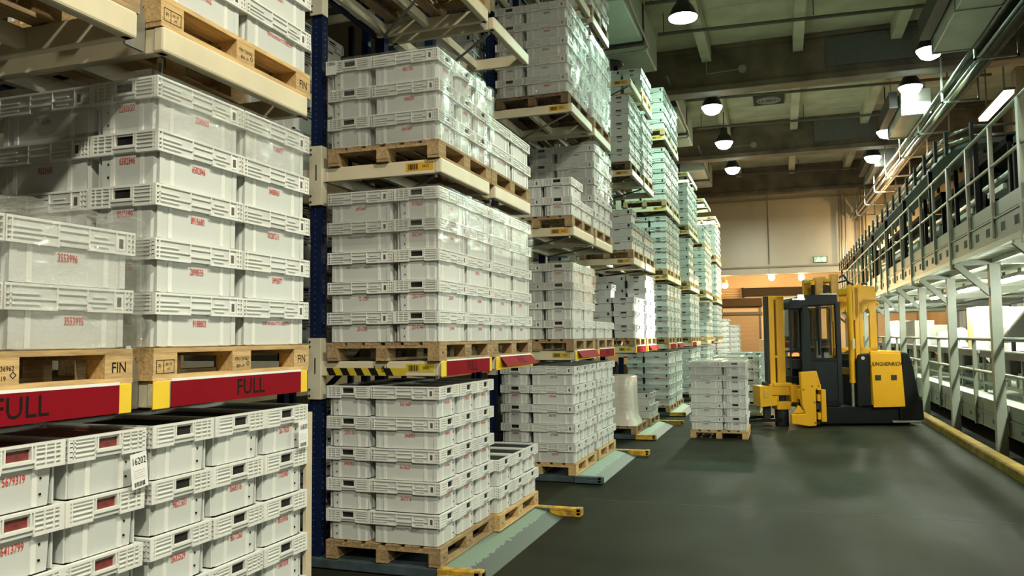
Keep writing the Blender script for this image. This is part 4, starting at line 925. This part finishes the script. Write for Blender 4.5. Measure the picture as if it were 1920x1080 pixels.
wk = thing('walkway_platform', 'raised work walkway with guard rail below the mezzanine', 'platform', (0, 0, 0))
mk('walkway_deck', MB().box(3.12, 7.4, 9, 43, .62, .72), MZ, wk)
for y in YC: mk('deck_leg', MB().box(4.4, 4.5, y, y + .1, .004, .62).box(6.4, 6.5, y, y + .1, .004, .62), MZ, wk)
fas2 = slotted(1.58, .32, .56).mesh('fascia_panel', [MZ, SLOT]); toe2 = MB().box(0, .012, 0, 1.58, .57, .77).mesh('toe_board', MZ); post2 = MB().box(-.03, .03, -.03, .03, .30, 1.74).mesh('rail_post', MZ)
for y in YC:
    for dy in (.42, 1.98):
        obj('rail_post', post2, wk, (3.09, y + dy, 0)); 
    for dy in (.0, 1.625): obj('fascia_panel', fas2, wk, (3.10, y + dy, 0)); obj('toe_board', toe2, wk, (3.105, y + dy, 0))
for z, r in ((1.74, .03), (1.21, .024)): mk('handrail', MB().tube((3.09, 9.0, z), (3.09, 43, z), r, 8), MZ, wk)

# work benches, cartons and lights on the walkway level
WHITEB = mat('white_carton', (0.74, 0.73, 0.65), 0.6, noise=0.04); PALEY = mat('pale_yellow_side', (0.42, 0.33, 0.11), 0.6)
for n, (y0, y1) in enumerate(((12.0, 17.4), (17.8, 23.4), (23.8, 29.4), (29.8, 36.0))):
    t = thing('conveyor_bench', 'grey roller bench on the walkway, %s along it' % ORD[n + 1], 'conveyor', (3.9, y0, .72), 0, 'roller benches under the mezzanine')
    L_ = y1 - y0
    for x in (-.3, .3): mk('side_rail', MB().box(x - .02, x + .02, 0, L_, .66, .78), DKSTEEL, t); mk('rail_cap', MB().box(x - .03, x + .02, 0, L_, .78, .805), CARD, t)
    mk('roller_bed', MB().box(-.28, .28, .02, L_ - .02, .72, .80), mat('belt_light', (.3, .3, .27), .5), t)
    mk('drive_box', MB().box(-.2, .2, L_ * .3, L_ * .55, .42, .70), DKSTEEL, t); mk('drive_box', MB().box(-.2, .15, L_ * .7, L_ * .82, .35, .66), DKSTEEL, t)
    for q in range(5):
        yy = .1 + q * (L_ - .2) / 4
        for x in (-.27, .27): mk('leg', MB().box(x - .025, x + .025, yy - .025, yy + .025, 0, .7), MZ, t)
    mk('cross_brace', MB().box(-.27, .27, .08, .12, .15, .2).box(-.29, -.25, .1, L_ - .1, .15, .2), MZ, t)
items = [('tall white carton on the roller bench with a pale yellow end', 3.75, 18.0, .5, 1.15, .85), ('tall white carton on the roller bench beside the mezzanine column', 3.75, 16.78, .5, .62, .80),
         ('low white carton on the bench beside the tall ones', 3.8, 16.15, .5, .55, .42), ('long white carton on the third bench', 3.8, 24.2, .5, 2.0, .55), ('pale carton on the third bench beyond the long one', 3.8, 26.6, .5, 2.3, .72), ('white carton on the last bench', 3.8, 31.0, .5, 2.4, .78),
         ('low pale carton on the second bench', 3.8, 21.9, .5, 1.2, .36)]
for lab, x, y, wx_, wy_, hz_ in items:
    tag(mk('carton', MB().box(-.02, wx_, 0, wy_, 0, hz_).box(-.024, 0, wy_ * .5 if 'yellow' in lab else -.002, wy_ + .002 if 'yellow' in lab else .012, 0.004, hz_ - .01, 1).box(wx_ * .45, wx_ * .55, -.004, wy_ + .002, hz_, hz_ + .002, 1), [WHITEB, PALEY if 'yellow' in lab else CARD], loc=(x, y, .72 + .80), bevel=.01), lab, 'carton', 'cartons on the benches')
tag(mk('film_roll', MB().tube((0, 0, .19), (.2, 1.8, .30), .16, 18).tube((-.01, -.02, .19), (.21, 1.82, .30), .05, 12, 1), [WHITEB, DKSTEEL], loc=(3.8, 19.5, .72 + .79)), 'fat white film roll lying on the second bench', 'roll')
tag(mk('tub', MB().box(-.2, .2, -.3, .3, 0, .22), mat('tub_blue', (.25, .34, .42), .4), loc=(3.9, 20.3, .72), bevel=.03), 'pale blue tub under the second roller bench', 'tub')
for n, y in enumerate((13.4, 15.6, 20.9, 24.8, 27.4)):
    t = thing('motor', 'black motor block under the benches, %s along the walkway' % ORD[n + 1], 'motor', (4.3, y, .72), 0, 'motors under the benches')
    mk('housing', MB().tube((0, -.22, .42), (0, .22, .42), .13, 16), RUB, t); mk('foot', MB().box(-.08, .08, -.15, .15, 0, .3), DKSTEEL, t)
ch = thing('chute', 'grey sheet chute sloping down to the first roller bench', 'chute', (3.85, 13.9, .72))
mk('plate', MB().prism([(0, 1.62), (2.1, .98), (2.1, .94), (0, 1.58)], -.25, .35, 'x'), mat('chute_grey', (.28, .29, .27), .35, metal=.3), ch)
for y in (.3, 1.5): mk('support', MB().box(-.2, -.14, y, y + .06, .80, 1.5 - y * .3).box(.24, .30, y, y + .06, .80, 1.5 - y * .3), DKSTEEL, ch)
for n, y in enumerate((11.4, 15.2, 19.6, 24.4)):  # white cabinets added to put bright patches in the gaps under the benches
    t = thing('bright_gap_cabinet', 'added low white cabinet behind the benches, %s along the walkway' % ORD[n + 1], 'cabinet', (5.0, y, .72), 0, 'white cabinets added behind the benches')
    mk('body', MB().box(0, .5, 0, 2.6, .06, .78), WHITEB, t, bevel=.01)
    for q in range(3): mk('door', MB().box(-.02, 0, .05 + q * .85, .82 + q * .85, .1, .74), CARD, t, bevel=.006)
    mk('plinth', MB().box(.04, .46, .04, 2.56, 0, .06), DKSTEEL, t)
for n, (y, h) in enumerate(((15.6, .42), (18.9, .5), (26.0, .5))):
    tag(mk('white_bin', MB().box(-.22, .22, -.25, .25, 0, h).box(-.24, .24, -.27, .27, h - .05, h).box(-.225, -.215, -.08, -.05, .1, h - .1, 1).box(-.225, -.215, .0, .03, .1, h - .1, 1), [WHITEB, SLOT], loc=(4.05, y, .72), bevel=.01), 'white slotted bin under the benches, %s along the walkway' % ORD[n + 1], 'bin', 'bins under the benches')
for n, y in enumerate((24.5, 28.6, 32.4)):
    t = thing('locker', 'dark tall locker with beige doors at the back of the walkway, %s in line' % ORD[n + 1], 'cabinet', (6.4, y, .72), 0, 'lockers behind the benches')
    mk('body', MB().box(0, .6, 0, 2.4, 0, 2.0), FK, t)
    for q in range(4): mk('door', MB().box(-.02, 0, .06 + q * .58, .58 + q * .58, .05, 1.95), mat('locker_beige', (.36, .33, .24), .5) if q % 3 else DKSTEEL, t)
TUBEM = emis('tube_glow', (0.93, 1.0, 0.86), 240)
for n, y in enumerate((11.8, 15.1, 18.3, 21.6, 24.8, 31.3, 37.8)):
    t = thing('tube_lamp', 'glowing tube lamp under the mezzanine deck, %s along it' % ORD[n + 1], 'lamp', (3.62, y, 2.70), 0, 'tube lamps under the mezzanine')
    mk('housing', MB().box(-.09, .09, -.8, .8, .04, .1).box(-.02, .02, -.5, -.46, .1, .18).box(-.02, .02, .46, .5, .1, .18), MZL, t)
    for x in (-.045, .045): mk('tube', MB().tube((x, -.76, .015), (x, .76, .015), .02, 8), TUBEM, t)
    area('lamp_light', (0, 0, -.02), 170, TUBE, .16, 1.5, parent=t, spread=120, rot=(0, R(-28), 0))
# conveyor line on the upper deck
def conveyor_up():
    t = thing('overhead_conveyor', 'dark conveyor line with guide rails and black clips on the mezzanine', 'conveyor', (0, 0, 0))
    cen = [Vector((2.98, 41 - k * 1.15, 5.05)) for k in range(22)] + [Vector((2.98, 15.7, 5.05)), Vector((3.03, 15.1, 5.05)), Vector((3.2, 14.7, 5.05)), Vector((3.5, 14.7, 5.04)), Vector((3.8, 15.1, 5.02)), Vector((4.2, 16.0, 5.0)), Vector((4.75, 17.3, 5.0)), Vector((5.3, 18.6, 5.0)), Vector((5.9, 20.0, 5.0))]
    CG = mat('conveyor_rail', (0.30, 0.33, 0.30), 0.28, metal=0.7); CL = RUB
    offs = []
    for i, c in enumerate(cen):
        d = (cen[min(i + 1, len(cen) - 1)] - cen[max(i - 1, 0)]).normalized(); offs.append((c, Vector((d.y, -d.x, 0)).normalized()))
    for s, zz, r in ((-.27, 0, .03), (.27, 0, .03), (-.27, .16, .022), (.27, .16, .022)):
        mk('guide_rail', MB().path([c + n * s + Vector((0, 0, zz)) for c, n in offs], r, 8), CG, t, smooth=True)
    b = MB()
    for (c0, n0), (c1, n1) in zip(offs, offs[1:]):
        b.quads([c0 - n0 * .24 - Vector((0, 0, .03)), c0 + n0 * .24 - Vector((0, 0, .03)), c1 + n1 * .24 - Vector((0, 0, .03)), c1 - n1 * .24 - Vector((0, 0, .03)),
                 c0 - n0 * .24 - Vector((0, 0, .12)), c0 + n0 * .24 - Vector((0, 0, .12)), c1 + n1 * .24 - Vector((0, 0, .12)), c1 - n1 * .24 - Vector((0, 0, .12))], [(0, 1, 2, 3), (7, 6, 5, 4), (0, 3, 7, 4), (1, 5, 6, 2)])
    mk('belt', b, mat('belt_green', (.05, .06, .055), .5), t)
    for i, (c, n) in enumerate(offs):
        for s in (-.31, .31):
            p = c + n * s; mk('rail_clip', MB().box(p.x - .025, p.x + .025, p.y - .05, p.y + .05, p.z - .16, p.z + .22), CL, t, bevel=.008)
        if i % 3 == 0:
            for s in (-.22, .22): p = c + n * s; mk('leg', MB().box(p.x - .035, p.x + .035, p.y - .035, p.y + .035, 3.02, p.z - .1), FK, t)
conveyor_up()
for n, (x, y, w_, d_, h_) in enumerate(((3.95, 11.0, 1.2, 2.6, 1.75), (3.9, 13.8, 1.1, 2.2, 1.85), (3.95, 16.2, 1.1, 2.8, 1.8), (3.95, 19.2, 1.2, 2.8, 1.9), (3.95, 22.2, 1.2, 2.9, 1.8), (4.0, 25.3, 1.3, 2.8, 1.9), (4.0, 28.4, 1.3, 3.0, 1.8), (4.0, 31.8, 1.3, 3.2, 1.9))):
    t = thing('sorting_machine', 'dark sorting machine on the mezzanine deck, %s along the railing' % ORD[n + 1], 'machine', (x, y, 3.02), 0, 'machines on the mezzanine')
    mk('frame', MB().box(-.5 * w_, -.5 * w_ + .08, 0, .08, 0, h_).box(-.5 * w_, -.5 * w_ + .08, d_ - .08, d_, 0, h_).box(.5 * w_ - .08, .5 * w_, 0, .08, 0, h_).box(.5 * w_ - .08, .5 * w_, d_ - .08, d_, 0, h_).box(-.5 * w_, .5 * w_, 0, d_, h_ - .1, h_), FK, t)
    mk('panel', MB().box(-.1 * w_, .45 * w_, .12, d_ - .12, .12, h_ * .95), FK, t, bevel=.02)
    mk('roller', MB().tube((-.4 * w_, .2, h_ * .72), (-.4 * w_, d_ - .2, h_ * .72), .06, 12), STEEL, t)
    mk('tray', MB().box(-.52 * w_, -.3 * w_, .3, d_ * .6, h_ * .58, h_ * .63), mat('tray_grey', (.35, .36, .32), .35), t, bevel=.01)
    mk('cover', MB().box(-.1 * w_, .4 * w_, .3, d_ * .5, h_ * .56, h_ * .85), mat('cover_white', (.5, .5, .45), .4) if n % 2 else FG, t, bevel=.03)
for n in range(4):  # dark shelving added so the view behind the machines stays dark
    y = 11.5 + n * 6.6
    t = thing('dark_backing_rack', 'added dark shelving behind the sorting machines, %s along the deck' % ORD[n + 1], 'rack', (5.6, y, 3.02), 0, 'dark racks added on the mezzanine')
    for yy in (0, 2.8, 5.6): mk('upright', MB().box(0, .08, yy, yy + .08, 0, 3.0).box(.6, .68, yy, yy + .08, 0, 3.0), FK, t)
    for z in (.5, 1.2, 1.9, 2.6): mk('shelf', MB().box(0, .68, 0, 5.68, z, z + .05), DKSTEEL, t)
    mk('back_panel', MB().box(.62, .64, .05, 5.6, 0, 3.0), FK, t)
# columns and warm tube lamp on the side wall above the deck
for n, y in enumerate((21.5, 27.5, 34.0)):
    structure(mk('wall_column', MB().box(6.9, 7.4, y - .25, y + .25, 3.02, CZ), mat('column_grey', (.34, .33, .28), .5), bevel=.02))
wl = thing('wall_tube_lamp', 'glowing warm tube lamp hung near the side wall above the mezzanine', 'lamp', (5.9, 25.4, 8.25))
mk('housing', MB().box(-.14, .14, -1.5, 1.5, .05, .12).box(-.02, .02, -1.0, -.96, .12, CZ - 8.25).box(-.02, .02, .96, 1.0, .12, CZ - 8.25), MZL, wl)
mk('tube', MB().box(-.12, .12, -1.45, 1.45, -.04, .05), emis('warm_tube', (1.0, .72, .38), 14), wl, bevel=.02)
area('lamp_light', (0, 0, -.06), 260, (1.0, .66, .32), .24, 2.9, parent=wl)
dl = thing('deck_lamp', 'small glowing orange lamp at the far end of the mezzanine', 'lamp', (5.0, 42.5, 6.6))
mk('lamp_base', MB().box(-.1, .1, -.05, .4, .12, .2).box(-.03, .03, .3, .4, .2, CZ - 6.6), MZL, dl)
mk('lamp_shade', MB().lathe([(0, .13), (.16, .1), (.2, 0), (.14, -.1), (0, -.13)], 16), emis('sodium_glow', (1, .72, .3), 9), dl, smooth=True)
l = bpy.data.lights.new('lamp_light', 'POINT'); l.energy = 220; l.color = SODIUM; l.shadow_soft_size = .2
lo = bpy.data.objects.new('lamp_light', l); C.objects.link(lo); lo.parent = dl; lo.location = (0, -.1, -.35)
